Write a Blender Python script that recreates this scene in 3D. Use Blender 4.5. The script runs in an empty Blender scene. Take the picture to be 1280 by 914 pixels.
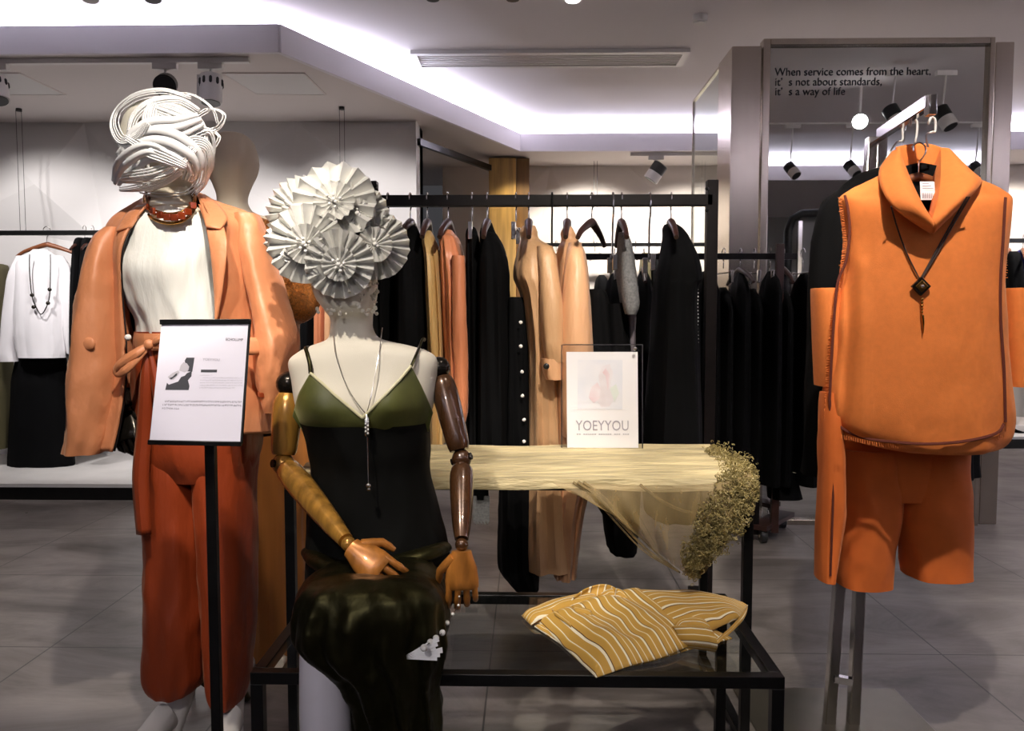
import bpy, math, random
from mathutils import Vector, Matrix, noise
random.seed(7)
C = bpy.context.scene.collection
PI = math.pi
V = Vector
# ------------------------------------------------------------------ camera
EYE = V((0, 0, 1.2)); PITCH = math.radians(-3.55); YAW = math.radians(1.15)
cam_d = bpy.data.cameras.new('camera'); cam = bpy.data.objects.new('camera', cam_d); C.objects.link(cam)
cam_d.sensor_width = 36; cam_d.lens = 28.125; cam_d.clip_start = 0.05
cam.location = EYE; cam.rotation_euler = (PI / 2 + PITCH, 0, YAW)
bpy.context.scene.camera = cam
RM = cam.rotation_euler.to_matrix()
def ray(px, py):
    return RM @ V(((px - 640) / 1000, -(py - 457) / 1000, -1))
def W(px, py, Y):            # the point at world depth Y seen there
    d = ray(px, py); return EYE + d * (Y / d.y)
def G(px, py, z):            # the point at height z seen there
    d = ray(px, py); return EYE + d * ((z - 1.2) / d.z)
# ------------------------------------------------------------------ world, exposure
sc = bpy.context.scene
sc.view_settings.view_transform = 'Standard'; sc.view_settings.look = 'None'
sc.view_settings.exposure = 0.0; sc.view_settings.gamma = 1; sc.view_settings.use_curve_mapping = False
w = bpy.data.worlds.new('world'); sc.world = w; w.use_nodes = True
w.node_tree.nodes['Background'].inputs[0].default_value = (0.9, 0.88, 0.95, 1)
w.node_tree.nodes['Background'].inputs[1].default_value = 0.05
# ------------------------------------------------------------------ lights
def area(loc, target, sx, sy, power, color):
    l = bpy.data.lights.new('area', 'AREA'); l.shape = 'RECTANGLE'; l.size = sx; l.size_y = sy
    l.energy = power; l.color = color
    o = bpy.data.objects.new('area_light', l); C.objects.link(o); o.location = loc
    d = V(target) - V(loc); z = -d.normalized()
    return o, z
def strip(p0, p1, power, color=(0.80, 0.82, 1.0)):     # strip facing up: trough LEDs, and added uplights without a trough
    p0 = V(p0); p1 = V(p1); L = (p1 - p0).length
    l = bpy.data.lights.new('led', 'AREA'); l.shape = 'RECTANGLE'; l.size = L; l.size_y = 0.04
    l.energy = power * L; l.color = color
    o = bpy.data.objects.new('led_strip_light', l); C.objects.link(o); o.location = (p0 + p1) / 2
    o.rotation_euler = (PI, 0, math.atan2(p1.y - p0.y, p1.x - p0.x) * -1 if False else 0)
    x = (p1 - p0).normalized(); z = V((0, 0, -1)); y = z.cross(x)
    o.rotation_euler = Matrix((x, y, z)).transposed().to_euler()
def spot(loc, target, power, deg=40, color=(1, 0.86, 0.68), r=0.03, blend=0.5):
    l = bpy.data.lights.new('spot', 'SPOT'); l.energy = power; l.color = color
    l.spot_size = math.radians(deg); l.spot_blend = blend; l.shadow_soft_size = r
    o = bpy.data.objects.new('spot_light', l); C.objects.link(o); o.location = loc
    o.rotation_euler = (V(target) - V(loc)).to_track_quat('-Z', 'Y').to_euler()
WARM = (1, 0.91, 0.80)
# shop ceiling spots above the displays, plus an added spot and fill
spot((-0.35, 0.85, 2.9), (-0.98, 2.2, 1.35), 250, 32, WARM, 0.03)       # standing mannequin
spot((-0.80, 0.75, 2.85), (-0.45, 1.95, 1.15), 190, 32, WARM, 0.03)     # seated mannequin
spot((0.80, 1.15, 2.9), (1.07, 2.15, 1.15), 200, 38, WARM, 0.025)        # orange garments
spot((0.4, 0.9, 2.85), (0.28, 1.95, 0.45), 85, 30, WARM, 0.02)          # striped blouse
spot((0.5, 1.3, 2.85), (0.25, 3.0, 0.9), 210, 48, WARM, 0.03)           # rack
spot((0.4, 1.5, 2.85), (0.2, 2.4, 0.76), 38, 40, WARM, 0.03)            # table cloth
spot((0.25, 2.05, 2.9), (0.12, 3.02, 0.45), 90, 24, WARM, 0.03)         # lower hems behind the table
spot((-0.75, -1.3, 2.85), (-0.42, 1.75, 0.62), 110, 24, (1, .94, .92), 0.04)   # low front light on the seated figure
spot((-0.55, 1.75, 2.9), (-0.88, 2.8, 0.75), 90, 26, WARM, 0.03)       # added to brighten the rear mannequin's shaded skirt
for x in (-3.5, -2.3, -1.1):
    spot((x, 4.5, 2.6), (x - .1, 6.1, 1.1), 130, 80, (1, 0.95, 0.93), 0.05)   # left back wall
for x in (0.6, 1.6, 3.2, 4.8):
    spot((x, 7.15, 2.6), (x, 8.0, 1.4), 120, 100, (1, 0.93, 0.86), 0.05)  # far wall
spot((0.1, 6.9, 2.6), (-0.15, 7.6, 1.9), 30, 60, (1, 0.85, 0.55), 0.04)
for x, y, p in ((-2.6, 3.0, 75), (1.9, 3.4, 55), (0.4, 4.8, 40), (3.6, 2.6, 70)):
    spot((x, y, 2.85), (x, y + .2, 0), p, 80, (1, 0.92, 0.88), 0.06)     # floor pools
area_l, zz = area((0.3, -0.6, 2.85), (0.3, 1.6, 1.0), 3.5, 0.8, 4, (1, 0.93, 0.90))  # soft fill added behind the camera, not a fitting of the shop
area_l.rotation_euler = (V((0.3, 1.6, 1.0)) - V((0.3, -0.6, 2.85))).to_track_quat('-Z', 'Y').to_euler()

# ------------------------------------------------------------------ materials
def mat(name, col, rough=0.6, metal=0.0, sheen=0.0, noise_s=0, noise_a=0.0, bump=0.0, bscale=40, alpha=1.0, coat=0.0,
        emit=None, aniso=0.0, spec=0.5, stretch=None, col2=None, trans=0.0, sheen_col=None):
    m = bpy.data.materials.new(name); m.use_nodes = True; nt = m.node_tree; b = nt.nodes['Principled BSDF']
    b.inputs['Base Color'].default_value = (*col, 1); b.inputs['Roughness'].default_value = rough
    b.inputs['Metallic'].default_value = metal; b.inputs['Alpha'].default_value = alpha
    b.inputs['Coat Weight'].default_value = coat; b.inputs['Specular IOR Level'].default_value = spec
    b.inputs['Sheen Weight'].default_value = sheen; b.inputs['Sheen Roughness'].default_value = 0.35
    b.inputs['Transmission Weight'].default_value = trans
    if sheen_col: b.inputs['Sheen Tint'].default_value = (*sheen_col, 1)
    b.inputs['Anisotropic'].default_value = aniso
    if emit: b.inputs['Emission Color'].default_value = (*emit[0], 1); b.inputs['Emission Strength'].default_value = emit[1]
    if noise_s or bump:
        tc = nt.nodes.new('ShaderNodeTexCoord'); mp = nt.nodes.new('ShaderNodeMapping'); nt.links.new(tc.outputs['Object'], mp.inputs[0])
        if stretch: mp.inputs['Scale'].default_value = stretch
    if noise_s:
        n = nt.nodes.new('ShaderNodeTexNoise'); n.inputs['Scale'].default_value = noise_s; n.inputs['Detail'].default_value = 6
        nt.links.new(mp.outputs[0], n.inputs[0])
        r = nt.nodes.new('ShaderNodeValToRGB'); c2 = col2 or tuple(c * (1 - noise_a) for c in col)
        r.color_ramp.elements[0].color = (*c2, 1); r.color_ramp.elements[1].color = (*[min(1, c * (1 + noise_a * (0 if col2 else 1))) for c in col], 1)
        r.color_ramp.elements[0].position = 0.3; r.color_ramp.elements[1].position = 0.7
        nt.links.new(n.outputs[0], r.inputs[0]); nt.links.new(r.outputs[0], b.inputs['Base Color'])
    if bump:
        n2 = nt.nodes.new('ShaderNodeTexNoise'); n2.inputs['Scale'].default_value = bscale; n2.inputs['Detail'].default_value = 4
        nt.links.new(mp.outputs[0], n2.inputs[0])
        bp = nt.nodes.new('ShaderNodeBump'); bp.inputs['Strength'].default_value = bump; bp.inputs['Distance'].default_value = 0.035 if bscale <= 12 else 0.01
        nt.links.new(n2.outputs[0], bp.inputs['Height']); nt.links.new(bp.outputs[0], b.inputs['Normal'])
    return m
def srgb(r, g, b):
    f = lambda c: (c / 255 / 12.92) if c <= 10 else ((c / 255 + .055) / 1.055) ** 2.4
    return (f(r), f(g), f(b))
M = {}
M['ceiling'] = mat('ceiling_paint', (0.80, 0.75, 0.76), 0.9)
M['soffit'] = mat('soffit_paint', (0.72, 0.66, 0.64), 0.9)
M['fascia'] = mat('fascia_paint', (0.82, 0.78, 0.82), 0.9)
M['white_wall'] = mat('white_relief', (0.72, 0.70, 0.69), 0.8)
M['far_wall'] = mat('far_relief', (0.72, 0.66, 0.60), 0.8)
M['grey_wall'] = mat('grey_wall', (0.28, 0.27, 0.26), 0.8)
M['platform'] = mat('platform_white', (0.62, 0.60, 0.58), 0.35, noise_s=3, noise_a=0.1)
M['black_metal'] = mat('black_metal', (0.004, 0.004, 0.004), 0.3, 0.0, noise_s=20, noise_a=0.3, spec=0.35)
M['rack_metal'] = mat('rack_bronze_black', (0.006, 0.004, 0.004), 0.45, 0.0, spec=0.2, noise_s=30, noise_a=0.25)
M['steel'] = mat('brushed_steel', (0.56, 0.50, 0.43), 0.26, 1.0, noise_s=3, noise_a=0.06, stretch=(3, 3, .3))
M['chrome'] = mat('chrome', (0.72, 0.70, 0.68), 0.14, 1.0, noise_s=5, noise_a=0.08)
M['mirror'] = mat('mirror_glass', (0.86, 0.88, 0.86), 0.015, 1.0)
M['white_plastic'] = mat('white_plastic', (0.75, 0.72, 0.70), 0.4)
M['dark_plastic'] = mat('dark_plastic', (0.012, 0.012, 0.013), 0.4)
M['lens'] = mat('lamp_lens', (1, 1, 1), 0.4, emit=((1, 0.95, 0.95), 25))
M['glow'] = mat('downlight_lens', (1, 1, 1), 0.4, emit=((1, 0.92, 0.92), 6))
M['wood'] = mat('pine_wood', srgb(190, 150, 85), 0.5, noise_s=3, noise_a=0.3, stretch=(9, 9, .6))
M['wood_dark'] = mat('pine_wood_dark', srgb(120, 84, 40), 0.5, noise_s=3, noise_a=0.3, stretch=(9, 9, .6))
M['hanger_wood'] = mat('hanger_wood', srgb(120, 68, 38), 0.4, noise_s=12, noise_a=0.25, stretch=(1, 1, 5))
M['hanger_dark'] = mat('hanger_dark_wood', srgb(52, 28, 22), 0.4, noise_s=12, noise_a=0.25)
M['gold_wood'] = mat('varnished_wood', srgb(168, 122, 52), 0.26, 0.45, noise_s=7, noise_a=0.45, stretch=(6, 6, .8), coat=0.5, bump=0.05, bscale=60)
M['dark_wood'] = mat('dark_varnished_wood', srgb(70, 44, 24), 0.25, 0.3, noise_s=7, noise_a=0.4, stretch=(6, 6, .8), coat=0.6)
M['hand_wood'] = mat('hand_wood', srgb(176, 112, 48), 0.28, 0.3, noise_s=14, noise_a=0.35, stretch=(3, 3, 1), coat=0.5)
M['blackened'] = mat('blackened_metal', (0.03, 0.025, 0.02), 0.2, 0.8)
M['ivory'] = mat('ivory_linen', (0.68, 0.63, 0.52), 0.75, sheen=0.1, bump=0.12, bscale=500)
M['ivory_gloss'] = mat('ivory_gloss', (0.72, 0.68, 0.64), 0.25, coat=0.3)
M['beige_head'] = mat('beige_fabric', (0.62, 0.54, 0.42), 0.8, bump=0.1, bscale=400)
M['white_leg'] = mat('white_gloss_body', (0.66, 0.63, 0.68), 0.3, coat=0.3)
M['paper'] = mat('white_paper', (0.86, 0.86, 0.86), 0.6)
M['paper_silver'] = mat('pearl_paper', (0.66, 0.65, 0.61), 0.36, 0.35)
M['paper_in'] = mat('paper_core', (0.55, 0.52, 0.44), 0.8)
M['bead'] = mat('pearl_bead', (0.85, 0.83, 0.78), 0.15, coat=0.6)
M['silver'] = mat('silver', (0.75, 0.73, 0.70), 0.18, 1.0, noise_s=60, noise_a=0.2)
M['gold'] = mat('gold', srgb(190, 140, 70), 0.18, 1.0)
M['gem'] = mat('amber_gem', srgb(150, 62, 30), 0.12, 0.3, coat=1.0, noise_s=30, noise_a=0.4)
M['blazer'] = mat('copper_satin', srgb(200, 130, 88), 0.50, 0.0, sheen=0.15, noise_s=3, noise_a=0.06, bump=0.38, bscale=8, stretch=(1.3, 1.3, .8), sheen_col=(1, .7, .5))
M['lining'] = mat('dark_lining', (0.012, 0.008, 0.008), 0.4)
M['trouser'] = mat('rust_satin', srgb(138, 54, 22), 0.42, 0.0, sheen=0.1, bump=0.25, bscale=9, stretch=(2, 2, .5), noise_s=3, noise_a=0.1, sheen_col=(1, .5, .3))
M['white_silk'] = mat('white_silk', (0.82, 0.82, 0.77), 0.36, 0.0, sheen=0.1, bump=0.22, bscale=11, stretch=(2, 2, .5))
M['white_cotton'] = mat('white_cotton', (0.82, 0.80, 0.82), 0.8, sheen=0.2)
M['black_cloth'] = mat('black_cloth', (0.0022, 0.0022, 0.0026), 0.85, noise_s=5, noise_a=0.3, spec=0.1)
M['black_satin'] = mat('black_satin', (0.026, 0.023, 0.008), 0.40, 0.9, noise_s=4, noise_a=0.4, bump=0.18, bscale=10, stretch=(1.6, 1.6, .6))
M['black_dress'] = mat('black_velvet', (0.0025, 0.0025, 0.002), 0.7, spec=0.12)  # dress cloth with its shade put into the near-black colour
M['olive_velvet'] = mat('olive_velvet', srgb(70, 72, 26), 0.6, sheen=0.5, noise_s=7, noise_a=0.5, sheen_col=(.6, .62, .3), bump=0.15, bscale=18)  # same dress cloth, the light on the bust put into a lighter olive
M['ivory_edge'] = mat('ivory_satin_edge', (0.62, 0.58, 0.36), 0.4)
M['orange_knit'] = mat('orange_knit', srgb(222, 122, 52), 0.85, sheen=0.15, noise_s=60, noise_a=0.05, bump=0.12, bscale=500, sheen_col=(1, .7, .4))
M['orange_trim'] = mat('orange_dark_trim', srgb(92, 34, 16), 0.85)
M['orange_wool'] = mat('orange_wool', srgb(214, 106, 38), 0.85, sheen=0.2, noise_s=20, noise_a=0.06, sheen_col=(1, .6, .3))
M['beige_cloth'] = mat('beige_satin', srgb(196, 154, 112), 0.45, sheen=0.1, bump=0.3, bscale=12, stretch=(2, 2, .4), noise_s=3, noise_a=0.05)
M['peach_cloth'] = mat('peach_satin', srgb(220, 168, 124), 0.42, sheen=0.1, bump=0.3, bscale=12, stretch=(2, 2, .4))
M['coral_cloth'] = mat('coral_satin', srgb(205, 128, 88), 0.42, sheen=0.1, bump=0.3, bscale=12, stretch=(2, 2, .4))
M['tan_cloth'] = mat('tan_satin', srgb(190, 155, 98), 0.5, sheen=0.1, bump=0.3, bscale=12, stretch=(2, 2, .4))
M['tan_skirt'] = mat('tan_skirt', srgb(176, 112, 52), 0.45, sheen=0.2, noise_s=3, noise_a=0.15, stretch=(8, 8, .4))
M['sequin'] = mat('copper_sequins', srgb(150, 92, 40), 0.35, 0.7, noise_s=130, noise_a=0.6, bump=0.8, bscale=220)
M['grey_knit'] = mat('grey_knit', srgb(112, 112, 112), 0.85, noise_s=120, noise_a=0.3, bump=0.3, bscale=200)
M['lilac_cloth'] = mat('lilac_grey_cloth', srgb(120, 112, 120), 0.7)
M['blue_cloth'] = mat('blue_cloth', srgb(28, 30, 130), 0.7)
M['olive_cloth'] = mat('olive_cloth', srgb(96, 90, 62), 0.7)
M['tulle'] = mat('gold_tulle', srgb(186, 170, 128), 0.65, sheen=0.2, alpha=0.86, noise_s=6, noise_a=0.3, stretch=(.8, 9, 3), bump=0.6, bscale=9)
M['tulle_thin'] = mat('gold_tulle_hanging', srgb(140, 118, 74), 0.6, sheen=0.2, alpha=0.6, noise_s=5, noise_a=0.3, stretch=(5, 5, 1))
M['lace'] = mat('gold_lace', srgb(138, 124, 76), 0.5, 0.2, noise_s=60, noise_a=0.5)
M['cord'] = mat('brown_cord', (0.03, 0.012, 0.008), 0.6)
M['print_white'] = mat('printed_card', (0.72, 0.69, 0.78), 0.45)
M['poster_white'] = mat('poster_paper', (0.95, 0.93, 0.95), 0.5)
M['ink'] = mat('ink', (0.03, 0.03, 0.04), 0.6)
M['ink_grey'] = mat('grey_ink', (0.22, 0.20, 0.24), 0.6)
M['ink_light'] = mat('light_ink', (0.42, 0.40, 0.46), 0.6)
M['skin_print'] = mat('pale_print', (0.50, 0.47, 0.52), 0.6)
M['pink_print'] = mat('pink_wash', (0.86, 0.62, 0.66), 0.6, noise_s=14, col2=(0.92, 0.88, 0.92), noise_a=0.2)
M['blue_print'] = mat('blue_wash', (0.80, 0.82, 0.90), 0.6, noise_s=10, col2=(0.93, 0.91, 0.94), noise_a=0.1)
M['skin_wash'] = mat('grey_pink_wash', (0.80, 0.72, 0.75), 0.6, noise_s=20, col2=(0.90, 0.86, 0.90), noise_a=0.2)
M['green_wash'] = mat('green_wash', (0.80, 0.85, 0.80), 0.6)
M['grey_ceramic'] = mat('pale_grey_fabric', (0.42, 0.40, 0.38), 0.7)
M['plate'] = mat('steel_plate', (0.20, 0.18, 0.14), 0.28, 0.9, noise_s=2.5, noise_a=0.25)
def glass_mat(name, tint, refl_rough=0.02, trans=0.9):
    m = bpy.data.materials.new(name); m.use_nodes = True; nt = m.node_tree; nt.nodes.clear()
    o = nt.nodes.new('ShaderNodeOutputMaterial'); mx = nt.nodes.new('ShaderNodeMixShader')
    t = nt.nodes.new('ShaderNodeBsdfTransparent'); t.inputs[0].default_value = (*tint, 1)
    g = nt.nodes.new('ShaderNodeBsdfGlossy'); g.inputs['Roughness'].default_value = refl_rough
    f = nt.nodes.new('ShaderNodeFresnel'); f.inputs[0].default_value = 1.55
    ge = nt.nodes.new('ShaderNodeNewGeometry'); iv = nt.nodes.new('ShaderNodeMath'); iv.operation = 'SUBTRACT'; iv.inputs[0].default_value = 1
    mu = nt.nodes.new('ShaderNodeMath'); mu.operation = 'MULTIPLY'; nt.links.new(ge.outputs['Backfacing'], iv.inputs[1]); nt.links.new(f.outputs[0], mu.inputs[0]); nt.links.new(iv.outputs[0], mu.inputs[1])
    nt.links.new(mu.outputs[0], mx.inputs[0]); nt.links.new(t.outputs[0], mx.inputs[1]); nt.links.new(g.outputs[0], mx.inputs[2])
    nt.links.new(mx.outputs[0], o.inputs[0]); return m
M['glass'] = glass_mat('clear_glass', (0.90, 0.93, 0.91))
M['acrylic'] = glass_mat('clear_acrylic', (0.96, 0.96, 0.96))
# floor: polished grey concrete tiles
def floor_mat():
    m = mat('polished_concrete', (0.2, 0.19, 0.18), 0.3); nt = m.node_tree; b = nt.nodes['Principled BSDF']; N = nt.nodes.new; L = nt.links.new
    b.inputs['Specular IOR Level'].default_value = .6; tc = N('ShaderNodeTexCoord')
    n = N('ShaderNodeTexNoise'); n.inputs['Scale'].default_value = 1.5; n.inputs['Detail'].default_value = 10; n.inputs['Roughness'].default_value = 0.70; n.inputs['Distortion'].default_value = 0.8
    mp = N('ShaderNodeMapping'); mp.inputs['Scale'].default_value = (0.8, 2.0, 1); L(tc.outputs['Object'], mp.inputs[0]); L(mp.outputs[0], n.inputs[0])
    r = N('ShaderNodeValToRGB'); e = r.color_ramp.elements
    e[0].position = 0.3; e[0].color = (0.050, 0.042, 0.036, 1); e[1].position = 0.70; e[1].color = (0.27, 0.24, 0.225, 1); L(n.outputs[0], r.inputs[0])
    br = N('ShaderNodeTexBrick'); br.offset = 0; br.inputs['Scale'].default_value = 1; br.inputs['Brick Width'].default_value = 0.8; br.inputs['Row Height'].default_value = 0.8
    br.inputs['Mortar Size'].default_value = 0.003; br.inputs['Mortar Smooth'].default_value = 0.1
    mp2 = N('ShaderNodeMapping'); mp2.inputs['Location'].default_value = (0.33, 0.3, 0); L(tc.outputs['Object'], mp2.inputs[0]); L(mp2.outputs[0], br.inputs[0])
    mx = N('ShaderNodeMix'); mx.data_type = 'RGBA'; L(br.outputs['Fac'], mx.inputs[0]); L(r.outputs[0], mx.inputs[6]); mx.inputs[7].default_value = (0.03, 0.028, 0.026, 1)
    L(mx.outputs[2], b.inputs['Base Color'])
    n2 = N('ShaderNodeTexNoise'); n2.inputs['Scale'].default_value = 5; L(tc.outputs['Object'], n2.inputs[0])
    mr = N('ShaderNodeMapRange'); mr.inputs[3].default_value = 0.22; mr.inputs[4].default_value = 0.48; L(n2.outputs[0], mr.inputs[0]); L(mr.outputs[0], b.inputs['Roughness'])
    return m
M['floor'] = floor_mat()
# striped cotton
def stripe_mat():
    m = mat('mustard_stripe', srgb(190, 140, 50), 0.75, sheen=0.1); nt = m.node_tree; b = nt.nodes['Principled BSDF']; N = nt.nodes.new; L = nt.links.new
    at = N('ShaderNodeAttribute'); at.attribute_name = 'UVMap'
    sep = N('ShaderNodeSeparateXYZ'); L(at.outputs['Vector'], sep.inputs[0])
    mul = N('ShaderNodeMath'); mul.operation = 'MULTIPLY'; mul.inputs[1].default_value = 1.0; L(sep.outputs[0], mul.inputs[0])
    fr = N('ShaderNodeMath'); fr.operation = 'FRACT'; L(mul.outputs[0], fr.inputs[0])
    r = N('ShaderNodeValToRGB'); r.color_ramp.interpolation = 'CONSTANT'; e = r.color_ramp.elements
    must = (*srgb(188, 146, 62), 1); must2 = (*srgb(206, 168, 84), 1); wh = (0.80, 0.74, 0.55, 1); br = (*srgb(96, 62, 24), 1)
    e[0].position = 0; e[0].color = wh; e[1].position = 0.13; e[1].color = br
    for p, c in ((0.18, must), (0.50, must2), (0.55, wh), (0.60, must)):
        x = e.new(p); x.color = c
    L(fr.outputs[0], r.inputs[0]); L(r.outputs[0], b.inputs['Base Color']); return m
M['stripe'] = stripe_mat()

# ------------------------------------------------------------------ mesh helpers
def origin_of(p):
    v = V((0, 0, 0))
    while p is not None: v = v + p.location; p = p.parent
    return v
def tag(o, label=None, cat=None, group=None, kind=None):
    if label: o['label'] = label
    if cat: o['category'] = cat
    if group: o['group'] = group
    if kind: o['kind'] = kind
    return o
def thing(name, label, cat, loc, group=None):
    o = bpy.data.objects.new(name, None); C.objects.link(o); o.location = loc; o.empty_display_size = 0.1
    return tag(o, label, cat, group)
class MB:
    def __init__(s): s.v = []; s.f = []; s.uv = None
    def add(s, vs, fs):
        k = len(s.v); s.v += [V(v) for v in vs]; s.f += [tuple(i + k for i in f) for f in fs]; return s
    def box(s, x0, x1, y0, y1, z0, z1):
        return s.add([(x, y, z) for z in (z0, z1) for y in (y0, y1) for x in (x0, x1)],
                     [(0, 2, 3, 1), (4, 5, 7, 6), (0, 1, 5, 4), (2, 6, 7, 3), (0, 4, 6, 2), (1, 3, 7, 5)])
    def bar(s, a, b, w, h=None, up=(0, 0, 1)):
        a = V(a); b = V(b); h = h or w; d = (b - a).normalized(); u = V(up)
        if abs(d.dot(u)) > .95: u = V((0, 1, 0))
        x = d.cross(u).normalized() * w / 2; z = x.cross(d).normalized() * h / 2
        vs = [p + i * x + j * z for p in (a, b) for i, j in ((-1, -1), (1, -1), (1, 1), (-1, 1))]
        return s.add(vs, [(0, 3, 2, 1), (4, 5, 6, 7), (0, 1, 5, 4), (1, 2, 6, 5), (2, 3, 7, 6), (3, 0, 4, 7)])
    def rings(s, R, close=True, cap0=True, cap1=True):
        n = len(R[0]); vs = [p for r in R for p in r]; fs = []
        for i in range(len(R) - 1):
            for j in range(n if close else n - 1):
                k = (j + 1) % n
                fs.append((i * n + j, i * n + k, (i + 1) * n + k, (i + 1) * n + j))
        m = len(vs)
        if cap0: vs.append(sum(map(V, R[0]), V()) / n); fs += [(m, (j + 1) % n, j) for j in range(n)]; m += 1
        if cap1:
            vs.append(sum(map(V, R[-1]), V()) / n); b = (len(R) - 1) * n
            fs += [(m, b + j, b + (j + 1) % n) for j in range(n)]
        return s.add(vs, fs)
    def tube(s, pts, rad, n=12, flat=1.0, up=None, sub=0, cap=True):
        pts = [V(p) for p in pts]
        if not isinstance(rad, (list, tuple)): rad = [rad] * len(pts)
        if sub:
            q = cr([(*p, r) for p, r in zip(pts, rad)], sub); pts = [V(p[:3]) for p in q]; rad = [p[3] for p in q]
        R = []; u = V(up) if up else None
        for i, p in enumerate(pts):
            d = (pts[min(i + 1, len(pts) - 1)] - pts[max(i - 1, 0)]).normalized()
            if u is None: u = V((0, 0, 1)) if abs(d.z) < .9 else V((0, 1, 0))
            x = d.cross(u)
            if x.length < 1e-5: x = d.cross(V((1, 0, 0)))
            x.normalize(); y = x.cross(d).normalized(); u = y
            R.append([p + (x * math.cos(a) + y * math.sin(a) * flat) * rad[i] for a in [2 * PI * j / n for j in range(n)]])
        return s.rings(R, True, cap, cap)
    def ball(s, c, r, n=14, sq=(1, 1, 1)):
        c = V(c); m = max(6, n // 2 + 1)
        R = [[c + V((r * sq[0] * math.sin(t) * math.cos(a), r * sq[1] * math.sin(t) * math.sin(a), r * sq[2] * math.cos(t)))
              for a in [2 * PI * j / n for j in range(n)]] for t in [PI * (i + .15) / (m - .7) for i in range(m)][:m]]
        return s.rings(R)
    def cyl(s, a, b, r, n=20, r2=None): return s.tube([a, b], [r, r2 if r2 is not None else r], n)
    def sheet(s, grid): return s.rings(grid, False, False, False)
    def build(s, name, m, parent=None, solid=0, sub=0, angle=40, smooth=True, bevel=0, off=0, remesh=0):
        if parent is None:
            xs = [v.x for v in s.v]; ys = [v.y for v in s.v]; zs = [v.z for v in s.v]
            o0 = V(((min(xs) + max(xs)) / 2, (min(ys) + max(ys)) / 2, min(zs)))
        else: o0 = origin_of(parent)
        me = bpy.data.meshes.new(name); me.from_pydata([v - o0 for v in s.v], [], s.f); me.update()
        if s.uv:
            uv = me.uv_layers.new(name='UVMap')
            for l in me.loops: uv.data[l.index].uv = s.uv[l.vertex_index]
        me.materials.append(m if not isinstance(m, str) else M[m])
        if smooth:
            me.shade_smooth(); me.set_sharp_from_angle(angle=math.radians(angle))
        o = bpy.data.objects.new(name, me); C.objects.link(o)
        if parent is None: o.location = o0
        else: o.parent = parent
        if remesh:
            q = o.modifiers.new('remesh', 'REMESH'); q.mode = 'VOXEL'; q.voxel_size = remesh; q.use_smooth_shade = True
            q = o.modifiers.new('smooth', 'SMOOTH'); q.factor = 0.6; q.iterations = 6
        if bevel: q = o.modifiers.new('bevel', 'BEVEL'); q.width = bevel; q.segments = 2; q.limit_method = 'ANGLE'
        if solid: q = o.modifiers.new('solid', 'SOLIDIFY'); q.thickness = solid; q.offset = off
        if sub: q = o.modifiers.new('sub', 'SUBSURF'); q.levels = sub; q.render_levels = sub
        return o
def cr(P, n):       # Catmull-Rom through tuples
    P = [tuple(p) for p in P]; out = []
    for i in range(len(P) - 1):
        a = P[max(i - 1, 0)]; b = P[i]; c = P[i + 1]; d = P[min(i + 2, len(P) - 1)]
        for k in range(n):
            t = k / n; out.append(tuple(.5 * (2 * b[j] + (c[j] - a[j]) * t + (2 * a[j] - 5 * b[j] + 4 * c[j] - d[j]) * t * t + (3 * b[j] - a[j] - 3 * c[j] + d[j]) * t ** 3) for j in range(len(b))))
    out.append(P[-1]); return out
def plin(P, s):     # piecewise linear lookup: P = [(s, values...)]
    for a, b in zip(P, P[1:]):
        if s <= b[0]: t = (s - a[0]) / (b[0] - a[0]); return tuple(a[i] + (b[i] - a[i]) * t for i in range(1, len(a)))
    return tuple(P[-1][1:])
def loft_rows(rows, Y, n=56, k=7, ph=0.0, sub=6, e=0.85, bust=None, twist=0.0, drift=0.3, wr=0.0):
    # rows: (py, xl, xr, depth radius, fold amplitude[, depth shift])
    rows = [r if len(r) == 6 else (*r, 0.0) for r in rows]; R = []
    for q in cr(rows, sub):
        py, xl, xr, ry, am, dy = q
        Lp = W(xl, py, Y + dy); Rp = W(xr, py, Y + dy); c = (Lp + Rp) / 2; rx = abs(Rp.x - Lp.x) / 2; ring = []
        for j in range(n):
            a = 2 * PI * j / n; ca = math.cos(a); sa = math.sin(a)
            x = math.copysign(abs(ca) ** e, ca); y = math.copysign(abs(sa) ** e, sa)
            f = 1 + am * (0.6 * math.sin(k * a + ph + drift * math.sin(py * .02)) + 0.4 * math.sin(k * 1.9 * a + ph * 2.1 + py * .012))
            fx = 1 + (f - 1) * 0.35
            p = V((c.x + rx * x * fx, c.y - ry * y * f, c.z))
            if wr:
                s1 = noise.noise(V((p.x * 9 + ph * 7, p.y * 9, p.z * 5 + p.x * 6))); s2 = noise.noise(V((p.x * 22, p.y * 22 + ph, p.z * 11 - p.x * 12)))
                o_ = V((p.x - c.x, p.y - c.y, 0)); o_.normalize(); p += o_ * wr * ((1 - 2.4 * abs(s1)) + .5 * (1 - 2.4 * abs(s2)))
            if bust and y > 0:
                for bx, bz, bs, ba in bust: p.y -= ba * math.exp(-((p.x - bx) ** 2 + (p.z - bz) ** 2) / bs ** 2)
            ring.append(p)
        R.append(ring)
    return R
def hollow(R, inset=0.02):     # turn the hem inwards so that the garment reads as open
    c = sum(R[-1], V()) / len(R[-1])
    return R + [[c + (p - c) * 0.93 + V((0, 0, .004)) for p in R[-1]], [c + (p - c) * 0.85 + V((0, 0, .06)) for p in R[-1]]]
def copy_tree(o, parent=None):
    c = o.copy(); C.objects.link(c)
    if parent: c.parent = parent; c.matrix_parent_inverse = o.matrix_parent_inverse
    for ch in [x for x in bpy.data.objects if x.parent == o]: copy_tree(ch, c)
    return c
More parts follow.
